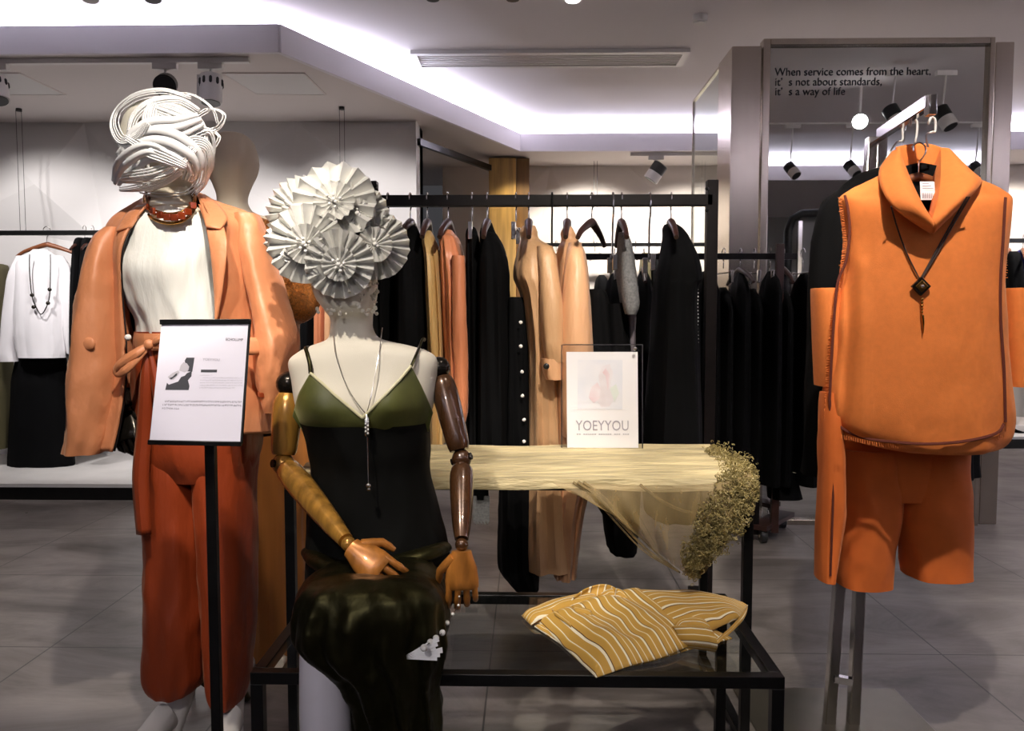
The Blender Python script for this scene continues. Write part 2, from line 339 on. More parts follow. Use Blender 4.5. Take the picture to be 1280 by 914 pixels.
def text_mb(s, size, o, right, up, align='LEFT', depth=0.0006, sx=1.0):
    cu = bpy.data.curves.new('t', 'FONT'); cu.body = s; cu.size = 1; cu.align_x = align; cu.resolution_u = 3
    ob = bpy.data.objects.new('t', cu); C.objects.link(ob)
    dg = bpy.context.evaluated_depsgraph_get(); me = bpy.data.meshes.new_from_object(ob.evaluated_get(dg))
    right = V(right).normalized(); up = V(up).normalized(); n = right.cross(up)
    mb = MB(); mb.add([V(o) + right * v.co.x * size * sx + up * v.co.y * size + n * depth for v in me.vertices], [tuple(p.vertices) for p in me.polygons])
    bpy.data.objects.remove(ob); bpy.data.meshes.remove(me); return mb
# ================================================================== SETTING
def struct(o): o['kind'] = 'structure'; return o
struct(MB().box(-6, 8, -3, 9.2, -0.1, 0).build('floor', 'floor', smooth=False))
struct(MB().box(-6, 8, -3, 9.2, 2.95, 3.05).build('ceiling', 'ceiling', smooth=False))
struct(MB().box(-6.1, -6, -3, 9.2, 0, 2.95).build('wall_left', 'grey_wall', smooth=False))
struct(MB().box(8, 8.1, -3, 9.2, 0, 2.95).build('wall_right', 'white_wall', smooth=False))
struct(MB().box(-6, 8, -3.1, -3, 0, 2.95).build('wall_front', 'grey_wall', smooth=False))
def relief(name, x0, x1, z0, z1, y, nx, nz, amp, m, seed):
    rnd = random.Random(seed); mb = MB(); g = {}
    for i in range(nx + 1):
        for k in range(nz + 1):
            x = x0 + (x1 - x0) * (i + (rnd.uniform(-.22, .22) if 0 < i < nx else 0)) / nx
            z = z0 + (z1 - z0) * (k + (rnd.uniform(-.22, .22) if 0 < k < nz else 0)) / nz
            g[i, k] = V((x, y - amp * .5 + rnd.uniform(-.3, .3) * amp, z))
    for i in range(nx):
        for k in range(nz):
            q = [g[i, k], g[i + 1, k], g[i + 1, k + 1], g[i, k + 1]]
            c = sum(q, V()) / 4 + V((rnd.uniform(-.1, .1), rnd.choice((-1, -.6, .6)) * amp, rnd.uniform(-.1, .1)))
            mb.add(q + [c], [(0, 1, 4), (1, 2, 4), (2, 3, 4), (3, 0, 4)])
    # solid backing so that the panel has depth
    mb.box(x0, x1, y + amp * 1.2, y + .3, z0, z1)
    for (a, b) in (((x0, 0), (x0, 1)), ((x1, 0), (x1, 1))):
        X = a[0]; mb.add([(X, y - amp * .9, z0), (X, y + .3, z0), (X, y + .3, z1), (X, y - amp * .9, z1)], [(0, 1, 2, 3)])
    return struct(mb.build(name, m, smooth=False))
relief('wall_back_left', -6, -0.85, 0.08, 2.68, 6.22, 6, 3, 0.10, 'white_wall', 5)
relief('wall_back', -0.85, 8, 0.0, 2.68, 8.1, 9, 3, 0.09, 'far_wall', 11)
# lowered ceiling with its lit trough
def prism(poly, z0, z1):
    n = len(poly); vs = [(x, y, z) for z in (z0, z1) for x, y in poly]
    return MB().add(vs, [tuple(range(n))[::-1], tuple(n + i for i in range(n))] + [(i, (i + 1) % n, n + (i + 1) % n, n + i) for i in range(n)])
struct(prism([(-6, 4.57), (-1.40, 4.57), (-0.08, 7.30), (8, 7.30), (8, 9.2), (-6, 9.2)], 2.68, 2.78).build('trim_1', 'soffit', smooth=False))
def fascia(pts, name, t=0.03, z0=2.675, z1=2.83):
    mb = MB(); n = len(pts)
    for a, b in zip(pts, pts[1:]): mb.bar((*a, (z0 + z1) / 2), (*b, (z0 + z1) / 2), t, z1 - z0)
    return struct(mb.build(name, 'fascia', smooth=False))
fascia([(-6, 4.57), (-1.40, 4.57), (-0.08, 7.30), (8, 7.30)], 'trim_2')
for a, b in (((-5.8, 4.85), (-1.6, 4.85)), ((-1.38, 5.15), (-0.28, 7.45)), ((-0.1, 7.58), (7.8, 7.58))):
    strip((*a, 2.80), (*b, 2.80), 27)
# closing boards behind the strips
mb = MB()
for a, b in (((-6, 5.35), (-1.85, 5.35)), ((-1.85, 5.35), (-0.75, 7.75)), ((-.75, 8.05), (8, 8.05))): mb.bar((*a, 2.865), (*b, 2.865), .03, .17)
struct(mb.build('trim_3', 'ceiling', smooth=False))
# lowered ceiling on the other side of the shop (seen in the mirror)
struct(prism([(1.6, 0.30), (8, 0.30), (8, -3), (1.6, -3)], 2.68, 2.78).build('trim_4', 'soffit', smooth=False))
fascia([(1.6, 0.30), (8, 0.30)], 'trim_5')
strip((1.8, 0.02, 2.80), (7.8, 0.02, 2.80), 32)
strip((-5.8, -2.8, 2.6), (1.4, -2.8, 2.6), 8)  # added uplight behind the camera to brighten the room, no trough there
strip((7.7, 0.5, 2.6), (7.7, 7.0, 2.6), 20)  # added uplight by the right wall, brightens the ceiling the mirror shows
# wall platforms
struct(MB().box(-6, -0.9, 5.10, 6.25, 0.0, 0.085).build('trim_6', 'black_metal', smooth=False))
struct(MB().box(-6, -0.9, 5.08, 6.25, 0.087, 0.11).build('trim_7', 'platform', smooth=False))
struct(MB().box(-0.1, 8, 7.28, 8.1, 0.0, 0.085).build('trim_8', 'black_metal', smooth=False))
struct(MB().box(-0.1, 8, 7.26, 8.1, 0.087, 0.11).build('trim_9', 'platform', smooth=False))
# dark rail running back beside the white wall, wooden post
struct(MB().bar((-0.84, 6.2, 2.53), (-0.34, 7.55, 2.57), .035, .05).build('trim_10', 'black_metal', smooth=False))
t = thing('wooden_post', 'tall square pine post with a dark edge board standing behind the clothes rail', 'post', (-.2, 7.6, 0))
MB().box(-.365, -.115, 7.5, 7.7, 0, 2.66).build('post_board', 'wood', t, bevel=.004)
MB().box(-.112, 0.01, 7.53, 7.7, 0, 2.66).build('edge_board', 'wood_dark', t, bevel=.004)
# steel column, mirror, glass screen
struct(MB().box(1.135, 1.30, 4.58, 4.90, 0, 2.70).build('trim_11', 'steel', bevel=.004))
t = thing('wall_mirror', 'tall steel-framed mirror with black lettering between two steel columns', 'mirror', (1.95, 4.6, 0))
MB().box(1.345, 2.55, 4.595, 4.62, 0.03, 2.70).build('glass', 'mirror', t, smooth=False)
for x0, x1 in ((1.305, 1.345), (2.55, 2.575)): MB().box(x0, x1, 4.565, 4.64, 0, 2.735).build('side_frame', 'steel', t, bevel=.003)
MB().box(1.345, 2.55, 4.565, 4.64, 2.70, 2.735).build('top_frame', 'steel', t, bevel=.003)
MB().box(1.345, 2.55, 4.565, 4.64, 0.0, 0.03).build('bottom_frame', 'steel', t, bevel=.003)
for k, (s, py) in enumerate((('When service comes from the heart,', 94.5), ('it\u2019  s not about standards,', 107), ('it\u2019  s a way of life', 119))):
    p = W(968.5, py, 4.592); text_mb(s, 0.062, p, (1, 0, 0), (0, 0, 1), depth=.001, sx=.93).build('lettering', 'ink', t, smooth=False)
struct(MB().box(2.60, 2.70, 4.60, 4.95, 0, 2.72).build('trim_12', 'steel', bevel=.004))
t = thing('glass_screen', 'frameless glass screen running back from the steel column', 'glass screen', (1.16, 5.3, 0))
MB().box(1.155, 1.165, 4.90, 5.72, 0.01, 2.69).build('pane', 'glass', t, smooth=False)
MB().box(1.150, 1.170, 4.90, 5.73, 2.69, 2.705).build('top_channel', 'steel', t, smooth=False)
MB().box(1.150, 1.170, 5.72, 5.735, 0, 2.69).build('edge_channel', 'steel', t, smooth=False)
# ------------------------------------------------------------------ ceiling fittings
t = thing('ceiling_vent', 'long white linear air vent in the middle of the upper ceiling', 'vent', (.14, 5.54, 2.94))
x0, x1, y0, y1 = -.78, 1.06, 5.38, 5.70
fr = MB(); fr.box(x0, x1, y0, y0 + .035, 2.925, 2.95); fr.box(x0, x1, y1 - .035, y1, 2.925, 2.95); fr.box(x0, x0 + .04, y0 + .035, y1 - .035, 2.925, 2.95); fr.box(x1 - .04, x1, y0 + .035, y1 - .035, 2.925, 2.95)
fr.build('frame', 'white_plastic', t, smooth=False)
for k in range(6): MB().box(x0 + .04, x1 - .04, y0 + .05 + k * .04, y0 + .062 + k * .04, 2.93, 2.949).build('slat', 'white_plastic', t, smooth=False)
def ceil_disc(name, px, py, r, label, cat, m, h=.03):
    p = G(px, py, 2.95 - h); t = thing(name, label, cat, (p.x, p.y, 2.95 - h))
    MB().tube([(p.x, p.y, 2.949), (p.x, p.y, 2.95 - h)], [r, r * .92], 28).build('ring', 'white_plastic', t)
    MB().tube([(p.x, p.y, 2.951 - h), (p.x, p.y, 2.944 - h)], [r * .7, r * .62], 28).build('lens', m, t); return t
ceil_disc('smoke_detector', 875, 28, .045, 'small white round smoke detector on the ceiling near the glass screen', 'smoke detector', 'white_plastic', .04)
ceil_disc('downlight', 716, 0, .06, 'glowing recessed downlight at the top edge above the clothes rail', 'light', 'glow', .012)
def spotlight(px, py, Y, ztop, aim, label, white=False, L=.15, r=.045, group=None, real=None, twotone=True):
    p = W(px, py, Y) if real is None else V(real); t = thing('track_spotlight', label, 'spotlight', (p.x, p.y, ztop), group)
    d = V(aim).normalized(); a = p - d * L / 2; b = p + d * L / 2
    MB().box(p.x - .07, p.x + .07, p.y - .018, p.y + .018, ztop - .035, ztop).build('track_adapter', 'white_plastic', t, bevel=.003)
    MB().cyl((p.x, p.y, ztop - .03), a.lerp(b, .25) + V((0, 0, 0)), .007, 10).build('stem', 'white_plastic', t)
    q = a.lerp(b, .55)
    if white:
        body = MB().tube([a, b], [r, r], 28).build('housing', 'white_plastic', t)
        MB().tube([a - d * .004, a + d * .012], [r * .8, r * .8], 24).build('back_opening', 'dark_plastic', t)
        up = V((0, 0, 1)) if abs(d.z) < .9 else V((0, 1, 0)); x = d.cross(up).normalized(); y = x.cross(d)
        for k in range(10):
            ang = 2 * PI * k / 10; o = (x * math.cos(ang) + y * math.sin(ang)) * r * .985
            MB().tube([a + o + d * .022, a + o + d * .03, a + o + d * .055, a + o + d * .063], [.004, .009, .009, .004], 10).build('cooling_slot', 'dark_plastic', t)
        s = V((-1, 0, 0)) * (r + .012)
        MB().bar(a + s - d * .01, b + s - d * .04, .018, .006).build('bracket', 'white_plastic', t)
    else:
        MB().tube([a, a + d * .01, q], [r * .75, r, r], 24).build('housing', 'dark_plastic', t)
        MB().tube([q, b], [r * 1.0, r * 1.0], 24).build('front_ring', 'white_plastic' if twotone else 'dark_plastic', t)
    MB().tube([b - d * .002, b + d * .003], [r * .85, r * .85], 24).build('lens', 'lens' if real is not None and white is None else 'dark_plastic', t)
    return t
def track(a, b, label, w=.035, h=.03): 
    t = MB().bar(a, b, w, h).build('light_track', 'white_plastic', smooth=False); return tag(t, label, 'light track')
track((-5, 4.66, 2.665), (-1.60, 4.66, 2.665), 'white light track on the lowered ceiling above the standing mannequin')
spotlight(207, 106, 4.66, 2.65, (.3, -.9, -.35), 'black track spotlight just above the white paper headpiece', L=.13, r=.062, twotone=False)
spotlight(264, 112, 4.66, 2.65, (0.02, -.15, -1), 'white track spotlight with black cooling slots right of the paper headpiece', white=True, L=.16, r=.062)
spotlight(-4, 112, 4.66, 2.65, (.3, -.3, -1), 'white track spotlight cut by the left edge of the photo', white=True, L=.15, r=.06)
track((.93, 7.40, 2.665), (1.95, 7.40, 2.665), 'short white light track on the far lowered ceiling left of the steel column')
spotlight(820, 215, 7.4, 2.65, (-.5, .1, -.75), 'black and white track spotlight over the far wall, left of the glass screen', L=.17, r=.07)
# spots on the near ceiling, cut by the top edge
for px, lab in ((541, 'round ceiling spotlight at the top edge, left one of the two above the air vent'), (641, 'round ceiling spotlight at the top edge, right one of the two above the air vent')):
    p = G(px, -3, 2.88); t = thing('ceiling_spotlight', lab, 'spotlight', (p.x, p.y, 2.86))
    MB().tube([(p.x, p.y, 2.95), (p.x, p.y, 2.875)], [.048, .048], 24).build('housing', 'white_plastic', t)
    MB().tube([(p.x, p.y, 2.878), (p.x, p.y, 2.868)], [.038, .034], 24).build('lens', 'dark_plastic', t)
for px, lab in ((112, 'small white spotlight head poking in at the top edge, far left'), (190, 'dark round spotlight head at the top edge above the black track spotlight')):
    p = G(px, -4, 2.80); t = thing('ceiling_spotlight', lab, 'spotlight', (p.x, p.y, 2.78))
    MB().cyl((p.x, p.y, 2.95), (p.x, p.y, 2.84), .012).build('stem', 'white_plastic', t)
    MB().tube([(p.x, p.y, 2.86), (p.x + .01, p.y - .01, 2.78)], [.04, .04], 20).build('housing', 'white_plastic' if px < 150 else 'dark_plastic', t)
# spots seen in the mirror
track((1.9, 1.75, 2.665 + .285), (5.2, 1.75, 2.665 + .285), 'light track reflected in the mirror', .035, .03)
for k, (px, py, lab) in enumerate(((990, 213, 'left of the small spotlights reflected in the mirror'), (1065, 211, 'middle of the small spotlights reflected in the mirror'), (1222, 212, 'small reflected spotlight near the right edge of the mirror'))):
    v = W(px, py, 7.45); y = 9.19 - 7.45
    spotlight(0, 0, 0, 2.935, (.35, .55, -.75), 'black and white track spotlight, ' + lab, real=(v.x, y, v.z), L=.15, r=.05, group=None)
for px, py, lab in ((1181, 147, 'larger black and white track spotlight reflected right of the stand arm tip'), (1118, 146, 'dark track spotlight reflected behind the stand arm')):
    v = W(px, py, 5.8); spotlight(0, 0, 0, 2.92, (.3, .4, -.85), lab, real=(v.x, 9.19 - 5.8, v.z), L=.17, r=.055)
v = W(1075, 152, 6.3); y = 9.19 - 6.3
t = thing('ceiling_spotlight', 'brightly glowing spotlight reflected in the mirror below the lettering', 'spotlight', (v.x, y, v.z))
tgt = (W(1075, 152, 4.6) - V((v.x, y, v.z))).normalized()
MB().tube([V((v.x, y, v.z)) - tgt * .14, V((v.x, y, v.z))], [.06, .065], 24).build('housing', 'dark_plastic', t)
MB().tube([V((v.x, y, v.z)), V((v.x, y, v.z)) + tgt * .01], [.055, .05], 24).build('lens', 'lens', t)
MB().cyl((v.x, y, 2.95), (v.x, y, v.z + .05), .01).build('stem', 'white_plastic', t)
# black-framed doorway mirror across the shop (reflected)
v0 = W(985, 300, 8.6); y = 9.19 - 8.6
t = thing('standing_mirror', 'black arched frame with a pale pane reflected low in the mirror', 'mirror', (v0.x + .2, y, 0))
ar = [(v0.x, y, 0), (v0.x, y, 2.1), (v0.x + .04, y, 2.22), (v0.x + .14, y, 2.28), (v0.x + 1.2, y, 2.30), (v0.x + 1.3, y, 2.2), (v0.x + 1.3, y, 0)]
MB().tube(ar, .045, 12).build('frame', 'black_metal', t)
MB().box(v0.x + .10, v0.x + .14, y - .03, y + .03, 0, 2.2).build('inner_post', 'chrome', t)
MB().box(v0.x + .03, v0.x + 1.27, y - .08, y - .06, .02, 2.2).build('pane', 'grey_wall', t, smooth=False)
# access panels on the lowered ceiling
for pts, lab in ((((278, 91), (380, 91), (407, 118), (320, 117)), 'flush ceiling access panel right of the white track spotlight'), (((-40, 91), (25, 91), (82, 118), (-60, 117)), 'flush ceiling access panel at the far left')):
    q = [G(a, b, 2.68) for a, b in pts]; mb = MB()
    for a, b in zip(q, q[1:] + q[:1]): mb.bar(a - V((0, 0, .003)), b - V((0, 0, .003)), .012, .006)
    t = thing('ceiling_panel', lab, 'ceiling panel', sum(q, V()) / 4); mb.build('edge', 'soffit', t, smooth=False)
    MB().add([a - V((0, 0, .004)) for a in q] + [a + V((0, 0, .0)) for a in q], [(0, 1, 2, 3), (7, 6, 5, 4)]).build('board', 'white_wall', t, smooth=False)

# ================================================================== FURNITURE
# low bench with glass top
def frame_table(name, label, x0, x1, y0, y1, z, s, m, rails=True, rail_y=True, glass=True):
    t = thing(name, label, 'table', ((x0 + x1) / 2, (y0 + y1) / 2, 0)); h = s / 2
    f = MB(); zz = z - h
    f.box(x0, x1, y0, y0 + s, z - s, z); f.box(x0, x1, y1 - s, y1, z - s, z); f.box(x0, x0 + s, y0 + s, y1 - s, z - s, z); f.box(x1 - s, x1, y0 + s, y1 - s, z - s, z)
    f.build('top_frame', m, t, bevel=.0015)
    for x in (x0, x1 - s):
        for y in (y0, y1 - s): MB().box(x, x + s, y, y + s, 0, z - s).build('leg', m, t, bevel=.0015)
    for x in (x0, x1 - s): MB().box(x, x + s, y0 + s, y1 - s, .01, .01 + s).build('floor_rail', m, t, bevel=.0015)
    if glass: MB().box(x0 + s, x1 - s, y0 + s, y1 - s, z - .012, z - .003).build('glass_top', 'glass', t, smooth=False)
    return t
frame_table('display_bench', 'low black steel bench with glass top in the foreground', -.585, .535, 1.63, 2.135, .45, .026, 'black_metal')
frame_table('display_table', 'tall black steel table behind the low bench, draped with gold tulle', -.67, .615, 2.16, 2.72, .75, .026, 'black_metal')
MB().box(-.644, .589, 2.186, 2.694, .735, .747).build('table_board', 'black_metal', bpy.data.objects['display_table'], smooth=False)
# ------------------------------------------------------------------ garment racks
def rail_rack(name, label, a, b, zr, s, posts=(0, 1), cap=True, depth=.45, m='rack_metal', over=.05, legs=True):
    a = V(a); b = V(b); t = thing(name, label, 'clothes rack', ((a.x + b.x) / 2, a.y, 0))
    MB().bar((a.x, a.y, zr), (b.x, b.y, zr), s, s).build('rail', m, t, bevel=.002)
    for k in posts:
        p = (a, b)[k]; MB().bar((p.x, p.y, .05 if legs else .3), (p.x, p.y, zr + over), s, s).build('post', m, t, bevel=.002)
        MB().box(p.x - s * .6, p.x + s * .6, p.y - depth / 2, p.y + depth / 2, .04, .065).build('foot', m, t, bevel=.002)
        for yy in (-depth / 2 + .03, depth / 2 - .03):
            c = MB(); c.cyl((p.x - .012, p.y + yy, .03), (p.x + .012, p.y + yy, .03), .03, 18); c.build('castor', 'dark_plastic', t)
    return t
rk = rail_rack('clothes_rack', 'long black metal clothes rack hung with mixed garments behind the table', (-.60, 3.1), (.70, 3.1), 1.640, .042, over=.075)
for x in (-.578, .678):
    for dz in (-.04, .04): MB().ball((x - .002, 3.075, 1.64 + dz), .008, 8).build('bolt', 'black_metal', rk)
def hanger_proto(label, m='hanger_dark', r=.011, half=.19, zdrop=.10, yaw=0, clips=False, metal='chrome'):
    # hook at the origin, shoulders in the x direction
    t = thing('clothes_hanger', label, 'hanger', (0, 0, 0))
    hk = [(.0, 0, -.085), (0, 0, -.045), (.010, 0, -.032), (.021, 0, -.012), (.018, 0, .010), (0, 0, .022), (-.018, 0, .012), (-.020, 0, -.006)]
    MB().tube([(x, y, z + .0) for x, y, z in hk], .0028, 8, sub=3).build('hook', metal, t)
    b = MB()
    for s in (-1, 1):
        if clips: b.tube([(0, 0, -zdrop + .01), (s * half * .8, 0, -zdrop + .01)], .004, 8)
        else: b.tube([(0, 0, -zdrop + .01), (s * half * .3, 0, -zdrop - .005), (s * half * .75, .0, -zdrop - .035), (s * half, 0, -zdrop - .065)], [r * 1.5, r * 1.3, r, r * .8], 12, sub=3)
    b.build('shoulder_bar', m, t)
    if clips:
        for s in (-1, 1): MB().box(s * half * .7 - .012, s * half * .7 + .012, -.008, .008, -zdrop - .045, -zdrop + .02).build('clip', metal, t, bevel=.002)
    return t
HP = {'dark': hanger_proto('x'), 'brown': hanger_proto('x', 'hanger_wood'), 'clip': hanger_proto('x', 'chrome', clips=True, half=.15, zdrop=.12)}
for h in HP.values(): h['used'] = 0
def hang(kind, p, rz, label, group=None, scale=1):
    h = HP[kind]
    if h['used'] == 0: o = h
    else: o = copy_tree(h)
    h['used'] += 1
    o.location = p; o.rotation_euler = (0, 0, rz); o.scale = (scale,) * 3; o['label'] = label
    if group: o['group'] = group
    return o
def garment(name, label, cat, rows, Y, m, k=6, ph=0, group=None, sleeve=None, extra=None, sm=None, collar=None, n=56):
    R = hollow(loft_rows(rows, Y, n=n, k=k, ph=ph, wr=.004))
    if not (sleeve or extra or collar): return tag(MB().rings(R, cap1=True).build(name, m), label, cat, group)
    base = sum(R[-1], V()) / n; t = thing(name, label, cat, base, group)
    MB().rings(R).build('body', m, t)
    if sleeve:
        for sl in (sleeve if isinstance(sleeve[0], list) else [sleeve]):
            S = loft_rows(sl, Y, n=28, k=3, ph=ph + 1, wr=.004); MB().rings(hollow(S)).build('sleeve', sm or m, t)
    return t
RY = 3.1
# --- garments on the long rack, left to right (edge on to the viewer)
garment('black_blouse', 'black garment hanging at the left end of the rack, beside the paper rosettes', 'garment', [(292, 478, 486, .03, .02), (315, 472, 492, .12, .05), (360, 468, 494, .17, .08), (410, 468, 494, .18, .1), (520, 470, 496, .18, .12)], RY, 'black_cloth', ph=1)
garment('black_jacket', 'plain black jacket on the rack right of the paper rosettes', 'jacket', [(283, 509, 519, .03, .02), (300, 502, 526, .10, .03), (330, 499, 533, .17, .05), (430, 498, 538, .2, .06), (600, 500, 540, .2, .08)], RY, 'black_cloth', ph=2)
garment('tan_blouse', 'mustard tan satin blouse between the black jacket and the coral shirt', 'blouse', [(289, 531, 539, .03, .02), (303, 529, 545, .09, .04), (335, 533, 553, .14, .1), (430, 537, 559, .16, .14), (548, 538, 562, .17, .16)], RY, 'tan_cloth', ph=.5, k=8)
garment('coral_shirt', 'coral satin shirt with a small collar on the rack', 'shirt', [(288, 555, 563, .03, .02), (294, 549, 568, .06, .02), (303, 550, 574, .1, .06), (340, 553, 582, .15, .09), (440, 558, 585, .17, .1), (528, 562, 585, .17, .14)], RY, 'coral_cloth', ph=2.5, k=7,
        sleeve=[(320, 566, 580, .03, .05, -.15), (400, 566, 583, .035, .06, -.17), (500, 570, 584, .03, .08, -.18), (527, 573, 582, .02, .08, -.18)])
garment('black_camisole', 'narrow black top with thin straps beside the coral shirt', 'top', [(283, 588, 592, .02, .02), (292, 583, 597, .06, .04), (330, 583, 600, .12, .1), (560, 582, 604, .15, .12)], RY, 'black_cloth', ph=0)
garment('black_coat', 'long black coat with a stand collar near the middle of the rack', 'coat', [(279, 603, 614, .03, .02), (290, 600, 618, .05, .02), (296, 600, 622, .08, .03), (315, 600, 631, .15, .05), (360, 598, 636, .19, .07), (560, 596, 640, .2, .1)], RY, 'black_cloth', ph=1)
# long black skirt with white buttons
bs = garment('black_skirt', 'long black buttoned skirt clipped to a hanger, reaching below the table', 'skirt', [(372, 636, 655, .10, .03), (385, 633, 660, .12, .05), (480, 630, 665, .14, .09), (600, 626, 668, .16, .12), (690, 624, 670, .16, .12), (712, 628, 672, .16, .1), (735, 648, 672, .12, .1)], RY, 'black_cloth', ph=1.5, extra=True)
for px, py in ((651, 403), (651, 433), (652.5, 465), (653, 495), (655, 525), (655, 552)):
    p = W(px, py, RY - .155); MB().ball(p, .007, 12, (1, .5, 1)).build('button', 'bead', bs)
# beige coat dress
bd = garment('beige_dress', 'long beige satin shirt dress with a high collar and buttoned cuff', 'dress', [(283, 655, 668, .035, .0), (290, 650, 671, .045, .02), (300, 651, 674, .05, .03), (312, 648, 690, .11, .05), (345, 643, 696, .17, .06), (372, 652, 697, .18, .07), (440, 659, 700, .19, .08), (560, 657, 706, .19, .1), (640, 652, 712, .19, .12), (700, 651, 718, .19, .12)], RY, 'beige_cloth', k=7, ph=.4,
        sleeve=[(308, 672, 690, .04, .02, -.10), (330, 674, 696, .05, .03, -.15), (380, 676, 702, .055, .05, -.19), (430, 678, 704, .055, .06, -.20), (452, 680, 705, .05, .06, -.2)])
c = MB(); c.rings(hollow(loft_rows([(448, 676, 706, .05, .0, -.2), (462, 678, 704, .052, 0, -.2), (474, 682, 703, .052, 0, -.2)], RY, n=28))); c.build('cuff', 'peach_cloth', bd)
MB().ball(W(683, 458, RY - .26), .011, 12, (1, .5, 1)).build('cuff_button', 'dark_plastic', bd)
garment('peach_dress', 'long peach satin dress with a rolled collar, right of the beige dress', 'dress', [(284, 704, 714, .035, .0), (292, 701, 718, .045, .02), (302, 702, 722, .05, .02), (318, 696, 730, .12, .05), (360, 694, 736, .17, .08), (440, 690, 742, .19, .1), (560, 690, 746, .2, .12), (640, 688, 728, .19, .12), (712, 690, 720, .15, .12)], RY, 'peach_cloth', k=8, ph=1.9,
        sleeve=[(304, 712, 726, .04, .02, -.08), (330, 706, 732, .06, .04, -.14), (400, 702, 738, .07, .07, -.18), (480, 700, 742, .07, .09, -.19), (545, 704, 742, .07, .1, -.19)])
garment('black_trousers', 'black trousers hanging below the empty wooden hanger', 'trousers', [(362, 735, 752, .08, .03), (380, 732, 760, .12, .05), (480, 730, 768, .14, .06), (600, 735, 772, .15, .06), (640, 752, 780, .14, .06)], RY, 'black_cloth', ph=2)
gk = garment('grey_cardigan', 'short grey speckled knit cardigan seen from its sleeve side', 'cardigan', [(291, 774, 783, .03, .0), (300, 773, 787, .07, .03), (320, 772, 790, .11, .05), (350, 773, 794, .13, .05), (378, 777, 797, .13, .05)], RY, 'grey_knit', ph=.2,
        sleeve=[(310, 775, 789, .035, .03, -.10), (350, 776, 794, .04, .04, -.13), (380, 778, 798, .04, .04, -.14), (393, 781, 795, .035, .04, -.14)])
garment('lilac_trousers', 'lilac grey trouser leg hanging below the grey cardigan', 'trousers', [(385, 782, 794, .06, .02), (440, 782, 793, .07, .03), (560, 780, 792, .07, .03)], RY, 'lilac_cloth')
garment('black_skirt', 'plain black long skirt under the grey cardigan, hem showing below the table', 'skirt', [(380, 756, 781, .1, .04), (480, 754, 792, .13, .06), (600, 750, 798, .15, .06), (684, 760, 794, .14, .06)], RY, 'black_cloth')
bk = garment('black_dress', 'draped black dress with a slanted neckline at the right end of the rack', 'dress', [(281, 832, 846, .03, .0), (287, 829, 853, .05, .02), (300, 829, 861, .09, .03), (325, 826, 870, .15, .05), (350, 820, 874, .17, .06), (380, 818, 868, .18, .07), (560, 806, 874, .2, .08), (640, 808, 870, .2, .08)], RY, 'black_cloth', ph=1.2, extra=True)
for i in range(24): MB().ball(W(872 + math.sin(i) * .4, 362 + i * 4.4, RY - .12), .0035, 8).build('bead', 'bead', bk)
hh = math.radians(90)
for px, kind, lab in ((485, 'dark', 'dark hanger of the black garment at the left end of the rack'), (513, 'dark', 'dark wooden hanger of the plain black jacket'), (534, 'dark', 'dark wooden hanger of the tan blouse'), (560, 'dark', 'dark wooden hanger of the coral shirt'),
                      (590, 'clip', 'thin metal hanger of the narrow black top'), (609, 'dark', 'dark wooden hanger of the black coat'), (645, 'clip', 'metal clip hanger between the black coat and the beige dress'), (661, 'dark', 'dark wooden hanger of the beige dress'),
                      (709, 'dark', 'dark wooden hanger of the peach dress'), (777, 'dark', 'dark wooden hanger of the grey cardigan'), (839, 'dark', 'dark wooden hanger of the draped black dress')):
    hang(kind, W(px, 251, RY) + V((0, 0, .008)), hh + random.uniform(-.08, .08), lab)
hang('dark', W(740, 251, RY) + V((0, 0, .008)), math.radians(70), 'empty dark wooden hanger between the peach dress and the grey cardigan', scale=1.0)
for px, lab in ((766, 'long thin clip hanger left of the grey cardigan'), (812, 'long thin clip hanger left of the draped black dress'), (690, 'long thin hanger between the beige and the peach dresses')):
    p = W(px, 251, RY); t = thing('clothes_hanger', lab, 'hanger', p); m = 'chrome' if px > 700 else 'black_metal'
    MB().tube([p + V((0, .02, -.01)), p + V((0, .022, .012)), p + V((0, 0, .030)), p + V((0, -.024, .012)), p + V((0, -.024, -.05)), p + V((0, 0, -.09)), p + V((0, 0, -.22))], .0038, 8, sub=3).build('hook', m, t)
    MB().bar(p + V((-.02, -.13, -.22)), p + V((.02, .13, -.22)), .006, .012).build('bar', m, t)
    for s in (-.1, .1): MB().bar(p + V((0, s, -.21)), p + V((0, s, -.27)), .02, .014).build('clip', m, t, bevel=.002)
# fringed dark scarf end under the left end of the rack
sf = thing('dark_scarf', 'dark scarf with a grey fringed end hanging under the left end of the table', 'scarf', W(600, 640, RY))
MB().rings(loft_rows([(560, 592, 608, .05, .03), (600, 592, 610, .05, .05), (622, 592, 611, .05, .06)], RY, n=30)).build('cloth', 'black_cloth', sf)
fb = MB()
for i in range(16): fb.tube([W(592.5 + i * 1.25, 620, RY - .045), W(592 + i * 1.28, 652 + (i % 3) * 2, RY - .05)], .0022, 5)
fb.build('fringe', 'grey_knit', sf)
